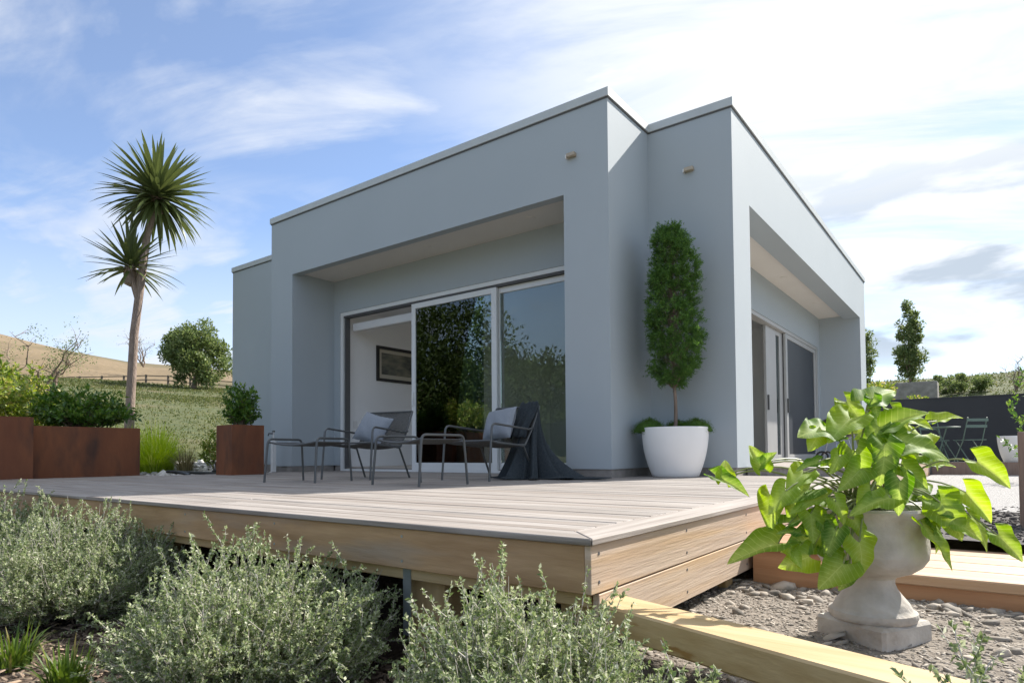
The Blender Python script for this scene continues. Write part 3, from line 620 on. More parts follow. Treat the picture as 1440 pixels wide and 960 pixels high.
# charcoal garden wall
gw = empty('garden_wall', (5, 17.1, 0), 'long charcoal rendered garden wall behind the green chairs', 'wall')
MB().box(-2.05, 14, 17.06, 17.22, -0.3, 1.40).build('wall_panel', MT['darkwall'], gw); MB().box(-2.06, 14, 17.05, 17.23, 1.4005, 1.425).build('coping', MT['darkwall'], gw)
tag(MB().box(-3.0, -1.35, 25.2, 26.0, 1.5, 2.55).build('concrete_block', MT['concrete'], bevel=.02), 'grey concrete retaining block on the grass bank beyond the charcoal wall', 'block')
# --------- PART TWO ---------
# ------------------------------------------------------------------ furniture
def arc_pts(a, corner, c, r, n=5):
    a, corner, c = Vector(a), Vector(corner), Vector(c); d1 = (a - corner).normalized(); d2 = (c - corner).normalized()
    p, q = corner + d1 * r, corner + d2 * r; out = []
    for i in range(n + 1):
        t = i / n; out.append(p * (1 - t) ** 2 + corner * 2 * t * (1 - t) + q * t * t)
    return out
TR = 0.0105
def ottoman(loc, rz, label):
    o = empty('ottoman', loc, label, 'ottoman', 'wire frame ottomans on the deck', rz)
    for s in (-1, 1):
        x = s * .29; a, b1, b2, c = (x * 1.03, -.26, 0), (x, -.225, .405), (x, .225, .405), (x * 1.03, .26, 0)
        MB().tube([a] + arc_pts(a, b1, b2, .05) + arc_pts(b1, b2, c, .05) + [c], TR).build('frame', MT['tube'], o, world=False, smooth=True)
    for yv in (-.215, .215):
        pts = [(-.29 + .58 * i / 10, yv, .375 - .03 * math.sin(math.pi * i / 10)) for i in range(11)]
        MB().tube(pts, TR * .9).build('crossbar', MT['tube'], o, world=False, smooth=True)
    b = MB()
    for k in range(27):
        yv = -.20 + .40 * k / 26; b.tube([(-.285 + .57 * i / 8, yv, .372 - .034 * math.sin(math.pi * i / 8)) for i in range(9)], .0042, 5)
    b.build('cord_seat', MT['cord'], o, world=False, smooth=True); return o
def lounge_chair(loc, rz, label):
    o = empty('lounge_chair', loc, label, 'chair', 'low wire lounge chairs on the deck', rz)
    for s in (-1, 1):
        x = s * .31; a, b1, b2 = (x * 1.02, -.31, 0), (x, -.265, .53), (x, .25, .485); c = (x * .97, .33, .50)
        MB().tube([a] + arc_pts(a, b1, b2, .06) + [b2, c], TR).build('arm', MT['tube'], o, world=False, smooth=True)
        MB().tube([(x * .93, .10, .335), (x * .93, .20, .32), (x * .98, .36, 0)], TR).build('leg', MT['tube'], o, world=False, smooth=True)
        MB().tube([(x, -.282, .37), (x * .95, -.18, .352), (x * .93, .10, .332), (x * .93, .22, .335), (x * .93, .33, .50), (x * .93, .44, .72)], TR).build('side_rail', MT['tube'], o, world=False, smooth=True)
    MB().tube([(-.31, -.282, .37), (.31, -.282, .37)], TR).build('crossbar', MT['tube'], o, world=False, smooth=True)
    MB().tube([(-.288, .44, .72), (.288, .44, .72)], TR).build('top_rail', MT['tube'], o, world=False, smooth=True)
    b = MB()
    for k in range(30):
        t = k / 29; yv = -.27 + .47 * t; z = .372 - .04 * t; b.tube([(-.29 + .58 * i / 8, yv, z - .022 * math.sin(math.pi * i / 8)) for i in range(9)], .0045, 5)
    b.build('cord_seat', MT['cord'], o, world=False, smooth=True)
    b = MB()
    for k in range(34):
        t = k / 33; yv = .235 + .20 * t; z = .345 + .37 * t; b.tube([(-.285 + .57 * i / 8, yv + .02 * math.sin(math.pi * i / 8), z) for i in range(9)], .0048, 5)
    b.build('cord_back', MT['cord'], o, world=False, smooth=True); return o
ottoman((-5.20, 3.72, 0), R(13), 'leftmost wire ottoman on the deck, nearest the small rust planter')
lounge_chair((-5.26, 4.46, 0), R(10), 'dark wire lounge chair in front of the open door with one cushion')
ottoman((-3.80, 3.80, 0), R(-5), 'right hand wire ottoman in front of the chair with the throw')
CH2 = Vector((-3.90, 4.82, 0))
lounge_chair(CH2, R(-5), 'dark wire lounge chair with dark throw hanging over its side')
def pillow(loc, rot, label, w_=.38, h=.34):
    V = []; F = []; n = 17
    for side in (1, -1):
        for i in range(n):
            for j in range(n):
                u, v = -1 + 2 * i / (n - 1), -1 + 2 * j / (n - 1)
                e = max(0, (1 - abs(u) ** 2.6) * (1 - abs(v) ** 2.6)) ** .5; pin = 1 - .07 * (1 - abs(u * v)) * max(abs(u), abs(v)) ** 3
                V.append((u * w_ / 2 * pin, side * (.075 * e + .002 + .004 * math.sin(u * 7 + v * 4) * e), v * h / 2 * pin))
    for s in range(2):
        for i in range(n - 1):
            for j in range(n - 1):
                q = s * n * n + i * n + j; f = (q, q + 1, q + n + 1, q + n); F.append(f if s == 0 else f[::-1])
    b = MB(); b.add(V, F); o = b.build('cushion', MT['pillow'], smooth=True); o.location = loc; o.rotation_euler = rot
    tag(o, label, 'cushion', 'grey blue cushions'); return o
def rel(c, rz, x, y, z): return (c[0] + x * math.cos(rz) - y * math.sin(rz), c[1] + x * math.sin(rz) + y * math.cos(rz), z)
pillow(rel((-5.26, 4.46), R(10), -.04, .17, .53), (R(-27), R(14), R(10)), 'grey blue cushion on the chair in front of the open door')
pillow(rel(CH2, R(-5), .0, .17, .54), (R(-24), R(-6), R(-5)), 'grey blue cushion on the chair with the dark throw')
def throw():
    nu, nv = 84, 34; V = []; F = []
    for i in range(nv):
        sv = i / (nv - 1)
        for j in range(nu):
            u = j / (nu - 1); th = R(-140 + 205 * u)
            pleat = math.sin(u * 31 + 1.2 * math.sin(u * 9)) + .45 * math.sin(u * 57 + 1)
            rad = .25 + .05 * math.sin(u * 7 + .5) + .095 * pleat * sv ** .8 + .50 * math.exp(-((u - .80) / .13) ** 2) * max(0, (sv - .30) / .70) ** 1.5
            bx, by = .27 + rad * math.cos(th), .30 + rad * math.sin(th) * .95
            tx, ty, tz = .02 + .27 * (.5 + .5 * math.cos(th)), .425 + .05 * math.sin(th), .745 - .07 * (2 * u - 1) ** 2 + .010 * pleat
            k = .22 * sv ** .7 + .78 * sv ** 2.4
            x, y = tx + (bx - tx) * k, ty + (by - ty) * k
            fl = max(0, (sv - .86) / .14)
            z = tz * (1 - min(1, sv / .88) ** 1.2) + .014 + .020 * max(0, pleat) * (1 - .5 * fl) * (1 if sv > .6 else 0) * min(1, (sv - .6) * 3)
            V.append(rel(CH2, R(-5), x, y, max(z, .010)))
    for i in range(nv - 1):
        for j in range(nu - 1): F.append((i * nu + j, i * nu + j + 1, (i + 1) * nu + j + 1, (i + 1) * nu + j))
    # flap lying over the inside of the backrest
    n0 = len(V); mu, mv = 22, 12
    for i in range(mv):
        t = i / (mv - 1)
        for j in range(mu):
            u = j / (mu - 1); V.append(rel(CH2, R(-5), .06 + .24 * u + .012 * math.sin(t * 6), .425 - .20 * t + .014 * math.sin(u * 17), .765 - .36 * t ** 1.1 + .012 * math.sin(u * 17 + t * 2)))
    for i in range(mv - 1):
        for j in range(mu - 1): q = n0 + i * mu + j; F.append((q, q + 1, q + mu + 1, q + mu))
    b = MB(); b.add(V, F); o = b.build('throw_blanket', MT['throw'], smooth=True)
    md = o.modifiers.new('smooth', 'SMOOTH'); md.factor = .5; md.iterations = 1
    md = o.modifiers.new('thickness', 'SOLIDIFY'); md.thickness = .007; md.offset = 1
    tag(o, 'charcoal wool throw draped over a chair and trailing on the deck', 'blanket')
throw()
# folding bistro chairs by the charcoal wall
def bistro(loc, rz, label):
    o = empty('folding_chair', loc, label, 'chair', 'green folding chairs by the charcoal wall', rz)
    for s in (-1, 1):
        MB().tube([(s * .19, .24, 0), (s * .185, -.04, .42), (s * .18, -.20, .88)], .011, 6).build('side_bar', MT['green_metal'], o, world=False)
        MB().tube([(s * .165, -.22, 0), (s * .165, .20, .45)], .011, 6).build('leg', MT['green_metal'], o, world=False)
    for k in range(5): MB().box(-.19, .19, -.16 + k * .085, -.10 + k * .085, .445, .46).build('seat_slat', MT['green_metal'], o, world=False)
    for z, yv in ((.84, -.195), (.72, -.158)): MB().box(-.20, .20, yv - .012, yv, z - .035, z + .02).build('back_slat', MT['green_metal'], o, world=False)
    return o
bistro((-0.30, 15.35, 0), R(35), 'green folding chair most clearly seen against the charcoal wall')
bistro((-0.95, 15.9, 0), R(-150), 'green folding chair half hidden behind the big leaves')
tb = empty('bistro_table', (-0.75, 15.35, 0), 'small round green table between the folding chairs', 'table')
MB().lathe([(0.0001, .70), (.29, .70), (.30, .71), (.29, .72), (.0001, .72)], (-0.75, 15.35), 28).build('table_top', MT['green_metal'], tb, smooth=True)
for k in range(3):
    a = k * 2.094; MB().tube([(-0.75 + .25 * math.cos(a), 15.35 + .25 * math.sin(a), 0), (-0.75 - .12 * math.cos(a), 15.35 - .12 * math.sin(a), .70)], .010, 6).build('leg', MT['green_metal'], tb)
# kettle barbecue by the side doors
kb = empty('kettle_barbecue', (-1.72, 9.95, .087), 'black kettle barbecue on wheels beside the side doors', 'barbecue')
MB().lathe([(0.0001, .40), (.12, .41), (.21, .47), (.235, .54), (.235, .56)], (-1.72, 9.95), 28).build('bowl', MT['black'], kb, smooth=True)
ld = MB().lathe([(.245, .56), (.24, .60), (.19, .69), (.09, .735), (.0001, .74)], (-1.72, 9.95), 28).build('lid', MT['black'], kb, smooth=True)
MB().tube([(-1.76, 9.95, .735), (-1.76, 9.95, .775), (-1.68, 9.95, .775), (-1.68, 9.95, .735)], .009, 6).build('handle', MT['black'], ld)
for k in range(3):
    a = k * 2.094 + .6; MB().tube([(-1.72 + .14 * math.cos(a), 9.95 + .14 * math.sin(a), .44), (-1.72 + .24 * math.cos(a), 9.95 + .24 * math.sin(a), .09)], .010, 6).build('leg', MT['steel'], kb)
for s in (-1, 1):
    b = MB(); c = (-1.72 - .17, 9.95 + s * .17, .167); pts = [(c[0] + .075 * math.cos(q), c[1], c[2] + .075 * math.sin(q)) for q in np.linspace(0, 2 * math.pi, 20)]; b.tube(pts, .014, 6); b.build('wheel', MT['black'], kb)

# ------------------------------------------------------------------ planters
def box_planter(name, x0, x1, y0, y1, h, label, rz=0.0, t=.012, z0=0.0):
    c = Vector(((x0 + x1) / 2, (y0 + y1) / 2, 0)); o = empty(name, c, label, 'planter', 'rust coloured steel planters', rz)
    a, b_ = (x1 - x0) / 2, (y1 - y0) / 2; L = dict(world=False)
    b = MB(); b.box(-a, a, -b_, -b_ + t, z0, h); b.build('front_panel', MT['corten'], o, **L); MB().box(-a, a, b_ - t, b_, z0, h).build('back_panel', MT['corten'], o, **L)
    MB().box(-a, -a + t, -b_ + t, b_ - t, z0, h).build('side_panel', MT['corten'], o, **L); MB().box(a - t, a, -b_ + t, b_ - t, z0, h).build('side_panel', MT['corten'], o, **L)
    b = MB(); b.box(-a + t, a - t, -b_ + t, -b_ + .05, h - .02, h - .008); b.box(-a + t, a - t, b_ - .05, b_ - t, h - .02, h - .008); b.box(-a + t, -a + .05, -b_ + .05, b_ - .05, h - .02, h - .008); b.box(a - .05, a - t, -b_ + .05, b_ - .05, h - .02, h - .008)
    b.build('rim', MT['corten'], o, **L); MB().box(-a + t, a - t, -b_ + t, b_ - t, h - .12, h - .06).build('soil', MT['soil'], o, **L); return o
box_planter('rust_planter', -10.2, -9.05, 1.2, 2.66, .725, 'tallest rust steel planter, cut by the left edge of the picture', z0=-.22)
box_planter('rust_planter', -10.1, -9.3, 2.70, 3.95, .635, 'long low rust steel planter with a dark green shrub', z0=-.22)
box_planter('rust_planter', -8.27, -7.83, 4.46, 4.90, .655, 'small square rust steel planter with a round shrub', R(-4))
# garden tap post
tp = empty('tap_post', (-8.62, 5.55, 0), 'slim pale post with a garden tap beside the left pier', 'tap')
MB().box(-8.66, -8.60, 5.52, 5.58, 0, .47).build('post', MT['alu'], tp, bevel=.004); MB().tube([(-8.63, 5.55, .47), (-8.63, 5.55, .60)], .012, 8).build('pipe', MT['whitecloth'], tp)
MB().tube([(-8.63, 5.55, .58), (-8.63, 5.47, .58), (-8.63, 5.46, .545)], .010, 8).build('spout', MT['tube'], tp); MB().box(-8.66, -8.60, 5.54, 5.56, .60, .625).build('handle', MT['tube'], tp, bevel=.004)
hz = MB(); hp = []
for i in range(60):
    t = i / 59; hp.append((-9.15 - .35 * math.sin(t * 9) - .9 * t, 4.3 + 1.7 * t + .25 * math.cos(t * 11), -.05 + .045 * abs(math.sin(t * 7)) + .03))
hz.tube(hp, .022, 7); tag(hz.build('garden_hose', MT['hose'], smooth=True), 'black garden pipe looped over the pale pebbles', 'hose')

# white pots
def round_pot(c, r0, r1, h, label, z0=0.0):
    o = empty('white_pot', (c[0], c[1], z0), label, 'pot', 'round white pots')
    pr = [(0.0001, 0), (r0 * .93, 0), (r0, .012)]
    for k in range(1, 13):
        t = k / 12; pr.append((r0 + (r1 - r0) * (1 - (1 - t) ** 2.1), .012 + (h - .012) * t))
    pr += [(r1 * .985, h + .006), (r1 * .94, h + .004), (r1 * .92, h - .03), (r1 * .90, h - .10)]
    MB().lathe(pr, (0, 0), 56).build('shell', MT['pot'], o, world=False, smooth=True)
    MB().lathe([(r1 * .905, h - .09), (r1 * .90, h - .05), (.0001, h - .045)], (0, 0), 40).build('soil', MT['soil'], o, world=False, smooth=True); return o
PC = (-2.60, 6.28)
round_pot(PC, .235, .335, .50, 'large white round pot holding the clipped topiary tree')
round_pot((0.42, 14.9), .22, .32, .50, 'white round pot by the charcoal wall at the right edge', .0)
def moss(c, rx, ry, h, z0, label, seed):
    b = MB(); g2 = np.random.default_rng(seed); V = []; F = []; n, k = 9, 26
    for i in range(n):
        t = i / (n - 1)
        for j in range(k):
            q = 2 * math.pi * j / k; rr = math.cos(t * math.pi / 2) ** .7 * (1 + .10 * math.sin(q * 3 + seed) + g2.uniform(-.04, .04)) + .001
            V.append((c[0] + rx * rr * math.cos(q), c[1] + ry * rr * math.sin(q), z0 - .035 * (1 - t) + h * math.sin(t * math.pi / 2) + g2.uniform(-.004, .004)))
    for i in range(n - 1):
        for j in range(k): F.append((i * k + j, i * k + (j + 1) % k, (i + 1) * k + (j + 1) % k, (i + 1) * k + j))
    b.add(V, F); o = b.build('moss_mound', MT['moss'], smooth=True)
    tag(o, label, 'moss', 'moss mounds in the white pot')
    # short fuzz
    me = o.data; P = np.array([v.co for v in me.vertices]); Nn = np.array([v.normal for v in me.vertices]); idx = g2.integers(0, len(P), 2600)
    Pp = P[idx] + g2.normal(size=(2600, 3)) * .014; lf = leaf_mesh('fuzz', Pp, Nn[idx] + g2.normal(size=(2600, 3)) * .5, .016, .004, rg=g2); fz = link('fuzz', lf, MT['mossleaf'], o); tag(fz, kind='stuff')
MT['mossleaf'] = leafmat('moss_fuzz', (0.05, 0.11, 0.01), (0.10, 0.20, 0.02), trans=.3, rough=.7)
moss((PC[0] - .235, PC[1] - .10), .155, .15, .085, .495, 'moss cushion spilling over the left rim of the white pot', 5)
moss((PC[0] + .20, PC[1] + .06), .15, .14, .075, .495, 'moss cushion on the right side of the white pot', 6)
moss((PC[0] - .03, PC[1] + .16), .16, .10, .07, .495, 'small moss cushion behind the topiary stem', 8)

# ------------------------------------------------------------------ plants
def clump_points(g2, n, centres, rad):
    k = g2.integers(0, len(centres), n); v = g2.normal(size=(n, 3)); v = unit(v) * (g2.uniform(0, 1, (n, 1)) ** .45)
    return centres[k] + v * rad[k][:, None], v
def tree(name, base, h, crown_c, crown_r, n_clump, n_leaf, leaf, mat, label, cat='tree', group=None, seed=1, trunk_r=.08, clump=.28, shell=.55, bark='trunk', limbs=7, lean=(0, 0), up=.3):
    g2 = np.random.default_rng(seed); o = empty(name, base, label, cat, group)
    cc = np.array(crown_c); cr = np.array(crown_r); u = unit(g2.normal(size=(n_clump, 3))) * (shell + (1 - shell) * g2.uniform(0, 1, (n_clump, 1)) ** .5)
    cen = cc + u * cr * g2.uniform(.82, 1.08, (n_clump, 1)); rad = clump * np.min(cr) * g2.uniform(.6, 1.35, n_clump)
    P, v = clump_points(g2, n_leaf, cen, rad)
    D = v * .7 + g2.normal(size=(n_leaf, 3)) * .6 + np.array([0, 0, up]); L = leaf * g2.uniform(.6, 1.3, n_leaf)
    lm = leaf_mesh('crown', P, D, L, L * .5, rg=g2); link('crown', lm, mat, o)
    lines = []; top = cc + np.array([lean[0], lean[1], cr[2] * .55]); m_ = 9
    t = np.linspace(0, 1, m_)[:, None]; pts = t * top[None]; pts[:, :2] += np.sin(t * 5 + seed) * trunk_r * .6; lines.append((pts, trunk_r * (1 - .85 * t[:, 0])))
    for k in g2.choice(n_clump, min(limbs, n_clump), replace=False):
        s = g2.uniform(.25, .7); a = s * top; bnd = (a + cen[k]) / 2 + np.array([0, 0, .08 * h]); tt = np.linspace(0, 1, 6)[:, None]
        lines.append((a * (1 - tt) ** 2 + bnd * 2 * tt * (1 - tt) + cen[k] * tt ** 2, trunk_r * .45 * (1 - .85 * tt[:, 0]) * (1 - s * .5)))
    link('trunk', twig_mesh('trunk', lines, 6), MT[bark], o, smooth=True); return o
# clipped topiary in the white pot
def topiary():
    g2 = np.random.default_rng(31); o = empty('topiary_tree', (PC[0], PC[1], .45), 'tall slim clipped evergreen topiary growing in the white pot', 'tree')
    n = 560; z = g2.uniform(.50, 2.12, n); prof = np.interp(z, [.48, .62, .8, 1.2, 1.6, 1.9, 2.05, 2.15], [.05, .20, .262, .24, .215, .19, .115, .03]); q = g2.uniform(0, 6.28, n)
    prof = prof * (1 + .15 * np.sin(z * 8 + q) + .11 * np.sin(q * 3 + z * 5)); rr = prof * g2.uniform(.15, 1, n) ** .5
    cen = np.stack([rr * np.cos(q), rr * np.sin(q), z], -1); lines = []; P = []; D = []
    for c in cen:
        out = unit(np.array([c[0], c[1], .14 + .1 * g2.normal()])); a = np.array([0, 0, max(.45, c[2] - .25)]); tt = np.linspace(0, 1, 4)[:, None]; lines.append((a + (c - a) * tt, .0022 - .0017 * tt[:, 0]))
        for s in range(6):
            dd = unit(out + g2.normal(size=3) * .75); ln = g2.uniform(.05, .11); m_ = 26; ts = g2.uniform(0, 1, m_)[:, None]
            P.append(c + dd * ln * ts); D.append(dd * .8 + g2.normal(size=(m_, 3)) * .7)
    P = np.concatenate(P); D = np.concatenate(D); link('crown', leaf_mesh('crown', P, D, g2.uniform(.018, .036, len(P)), .0055, up_bias=.2, rg=g2), MT['needle'], o)
    t = np.linspace(0, 1, 12)[:, None]; pts = np.concatenate([.012 * np.sin(t * 7), .01 * np.cos(t * 5), t * 1.2], 1); lines.append((pts, .021 - .013 * t[:, 0]))
    link('trunk', twig_mesh('trunk', lines, 6), MT['trunk'], o, smooth=True)
topiary()
def shrub(name, base, r, h, n, leaf, mat, label, seed, wr=.42, group=None, z0=0.0, stems=16):
    """leafy shrub: stems from the base, rosettes of broad leaves at their ends and along them"""
    g2 = np.random.default_rng(seed); o = empty(name, base, label, 'shrub', group); lines = []; P = []; D = []
    for k in range(n):
        u = unit(g2.normal(size=3)); u[2] = abs(u[2]) * 1.15 - .15; e = np.array([u[0] * r[0], u[1] * r[1], h * .42 + u[2] * h * .58]) * g2.uniform(.55, 1.04); e[2] += z0
        a = np.array([u[0] * r[0] * .15, u[1] * r[1] * .15, 0]); tt = np.linspace(0, 1, 6)[:, None]; bnd = np.array([e[0] * .35, e[1] * .35, e[2] * .7]); pts = a * (1 - tt) ** 2 + bnd * 2 * tt * (1 - tt) + e * tt ** 2
        if k % 3 == 0 or n < 60: lines.append((pts, .006 * (1.15 - tt[:, 0])))
        dr = unit(pts[-1] - pts[-3]); nl = g2.integers(9, 15); s = g2.uniform(0, 1, nl)[:, None] ** .8
        P.append(e - dr * leaf * 2.2 * s); D.append(dr * .55 + g2.normal(size=(nl, 3)) * .75 + np.array([0, 0, .25]))
    P = np.concatenate(P); D = np.concatenate(D); L = leaf * g2.uniform(.65, 1.2, len(P))
    link('foliage', leaf_mesh('foliage', P, D, L, L * wr, up_bias=.8, rg=g2), mat, o); link('stems', twig_mesh('stems', lines, 5), MT['trunk'], o); return o
shrub('leafy_shrub', (-9.75, 3.42, .55), (.45, .68), .68, 290, .085, MT['darkleaf'], 'dark green glossy shrub in the long low rust planter', 41)
shrub('leafy_shrub', (-9.72, 1.95, .62), (.58, .9), .95, 360, .085, MT['yelleaf'], 'yellow green variegated shrub in the tallest rust planter', 42)
shrub('leafy_shrub', (-10.6, 2.9, .0), (.6, .65), 1.55, 330, .09, MT['yelleaf'], 'yellow tinged bush between the two large rust planters', 43)
shrub('leafy_shrub', (-8.05, 4.68, .56), (.27, .27), .70, 170, .068, MT['darkleaf'], 'rounded dark green shrub in the small square rust planter', 44)
shrub('leafy_shrub', (-10.6, 5.75, .0), (.36, .36), .75, 75, .08, MT['yelleaf'], 'pale leafy bush on the pebbles behind the small rust planter', 45)
# ornamental grasses
def grass(name, base, n, L, spread, width, mat, label, seed, group=None, kmax=6, rad=.12, arch=1.0):
    g2 = np.random.default_rng(seed); o = empty(name, base, label, 'grass', group); a = g2.uniform(0, 6.28, n); ln = L * g2.uniform(.55, 1.1, n); lean_ = g2.uniform(.1, 1, n) * spread
    rb = rad * np.sqrt(g2.uniform(0, 1, n)); B = np.stack([rb * np.cos(a), rb * np.sin(a), np.zeros(n)], -1); t = np.linspace(0, 1, kmax); dirh = np.stack([np.cos(a + g2.normal(size=n) * .3), np.sin(a + g2.normal(size=n) * .3), np.zeros(n)], -1)
    hx = ln[:, None] * lean_[:, None] * t[None] ** 1.6; z = ln[:, None] * (t[None] * (1 - .25 * lean_[:, None]) - arch * .55 * lean_[:, None] * t[None] ** 2.6)
    C = B[:, None] + dirh[:, None] * hx[..., None]; C[..., 2] += z; side = np.stack([-dirh[:, 1], dirh[:, 0], np.zeros(n)], -1); wv = width * (1 - t ** 2.2) * .5 + .0004
    V = np.stack([C - side[:, None] * wv[None, :, None], C + side[:, None] * wv[None, :, None]], 2).reshape(-1, 3)
    i = (np.arange(n)[:, None] * kmax * 2 + np.arange(kmax - 1)[None] * 2).ravel(); T = np.stack([i, i + 1, i + 3, i + 2], -1)
    link('blades', fast_mesh('blades', V, T), mat, o); return o
for k, (x, y, z, s) in enumerate(((-12.15, 4.75, .05, 1.0), (-11.75, 5.35, .0, .95), (-12.6, 5.6, .1, 1.1), (-11.4, 5.05, -.03, .7))):
    grass('lime_grass', (x, y, z), 620, .88 * s, .95, .012, MT['limegrass'], ('bright lime grass clump beside the long rust planter', 'middle lime grass clump on the pebbles', 'tallest lime grass clump at the back of the pebbles', 'smallest lime grass clump, nearest the deck')[k], 60 + k, 'lime grass clumps', rad=.2)
for k, (x, y, z) in enumerate(((-11.3, 6.5, .0), (-10.9, 5.35, -.03), (-12.0, 7.0, .1))):
    grass('dry_grass', (x, y, z), 260, .55, .7, .007, MT['drygrass'], ('dry tussock at the back of the pebbles near the house', 'dry tussock amid the pebbles beside the lime grass', 'dry tussock farthest back on the pebbles')[k], 70 + k, 'dry grass tussocks', rad=.12)
grass('grass_tuft', (-3.02, .84, -.56), 90, .20, .75, .009, MT['tuft'], 'green grass tuft in the mulch at the left edge of the picture', 81, 'grass tufts in the mulch', rad=.05)
grass('grass_tuft', (-2.56, .86, -.56), 110, .21, .6, .010, MT['tuft'], 'green grass tuft in the mulch at the bottom edge of the picture', 82, 'grass tufts in the mulch', rad=.06)
lit = MB(); lit.add([(-2.6, 1.21, -.545), (-2.575, 1.215, -.53), (-2.585, 1.235, -.54), (-2.56, 1.225, -.54), (-2.55, 1.245, -.53), (-2.605, 1.195, -.54)], [(0, 1, 2), (1, 3, 2), (3, 4, 2), (5, 1, 0)])
lo = lit.build('paper_scrap', MT['whitecloth']); lo.modifiers.new('thickness', 'SOLIDIFY').thickness = .002; tag(lo, 'tiny white scrap lying on the dark mulch', 'scrap')

# silvery hedge shrubs in front of the deck
def corokia(c, r, h, n, seed, label, zb=-.56, leaf=.0135, subs=6):
    g2 = np.random.default_rng(seed); o = empty('silver_shrub', (c[0], c[1], zb), label, 'shrub', 'silvery hedge shrubs in front of the deck'); lines = []; P = []; D = []
    for k in range(n):
        u = unit(g2.normal(size=3)); u[2] = abs(u[2]); sc_ = g2.uniform(.70, 1.0) if k % 7 else g2.uniform(.98, 1.10)
        e = np.array([u[0] * r, u[1] * r, h * .30 + u[2] * h * .70]) * sc_ * (1 + .10 * math.sin(u[0] * 5 + seed) * math.cos(u[1] * 4))
        if g2.uniform() < .25: e = np.array([u[0] * r * .98, u[1] * r * .98, h * g2.uniform(.08, .45)])
        a = np.array([u[0], u[1], 0]) * r * .22 * g2.uniform(0, 1); tt = np.linspace(0, 1, 8)[:, None]; bnd = np.array([e[0] * .75, e[1] * .75, e[2] * .42]); pts = a * (1 - tt) ** 2 + bnd * 2 * tt * (1 - tt) + e * tt ** 2
        pts[1:-1] += g2.normal(size=(6, 3)) * .008; lines.append((pts, .0026 * (1.1 - tt[:, 0] * .8)))
        for s in range(subs):
            f = g2.uniform(.35, 1); i0 = f * 7; j = min(int(i0), 6); b0 = pts[j] + (pts[j + 1] - pts[j]) * (i0 - j); outd = unit(pts[j + 1] - pts[j]); dd = unit(outd * .8 + g2.normal(size=3) * .75 + np.array([0, 0, .35])); ln = g2.uniform(.045, .13); m_ = 5
            ts = np.linspace(0, 1, m_)[:, None]; sp = b0 + dd * ln * ts + g2.normal(size=(m_, 3)) * .004 * ts + np.array([0, 0, .02]) * ts ** 2; lines.append((sp, .0015 * (1.15 - ts[:, 0] * .8)))
            nl = int(ln / .0023); q = g2.uniform(.1, 1.02, nl)[:, None]; P.append(b0 + dd * ln * q + np.array([0, 0, .02]) * q ** 2); D.append(dd * .55 + g2.normal(size=(nl, 3)) * .75 + np.array([0, 0, .2]))
    P = np.concatenate(P); D = np.concatenate(D); keep = P[:, 2] > .01; P, D = P[keep], D[keep]; L = leaf * g2.uniform(.6, 1.3, len(P))
    link('foliage', leaf_mesh('foliage', P, D, L, L * .50, up_bias=.5, rg=g2), MT['corokia'], o); link('twigs', twig_mesh('twigs', lines, 3), MT['twig'], o); return o
corokia((-5.25, 1.30), .52, .53, 420, 101, 'silvery twiggy shrub farthest left, cut by the picture edge', leaf=.016)
corokia((-3.80, 1.28), .54, .52, 560, 102, 'silvery twiggy shrub second from the left along the deck')
corokia((-2.08, 1.27), .45, .455, 640, 103, 'silvery twiggy shrub in front of the open gap under the deck')
corokia((-0.89, 1.22), .315, .455, 600, 104, 'silvery twiggy shrub right in front of the deck corner', leaf=.0125)
corokia((-0.44, .98), .17, .44, 130, 105, 'small sparse silvery shrub in front of the timber edging', leaf=.012)
corokia((0.06, 1.10), .20, .50, 170, 106, 'silvery shrub sprigs at the bottom right corner', leaf=.012)

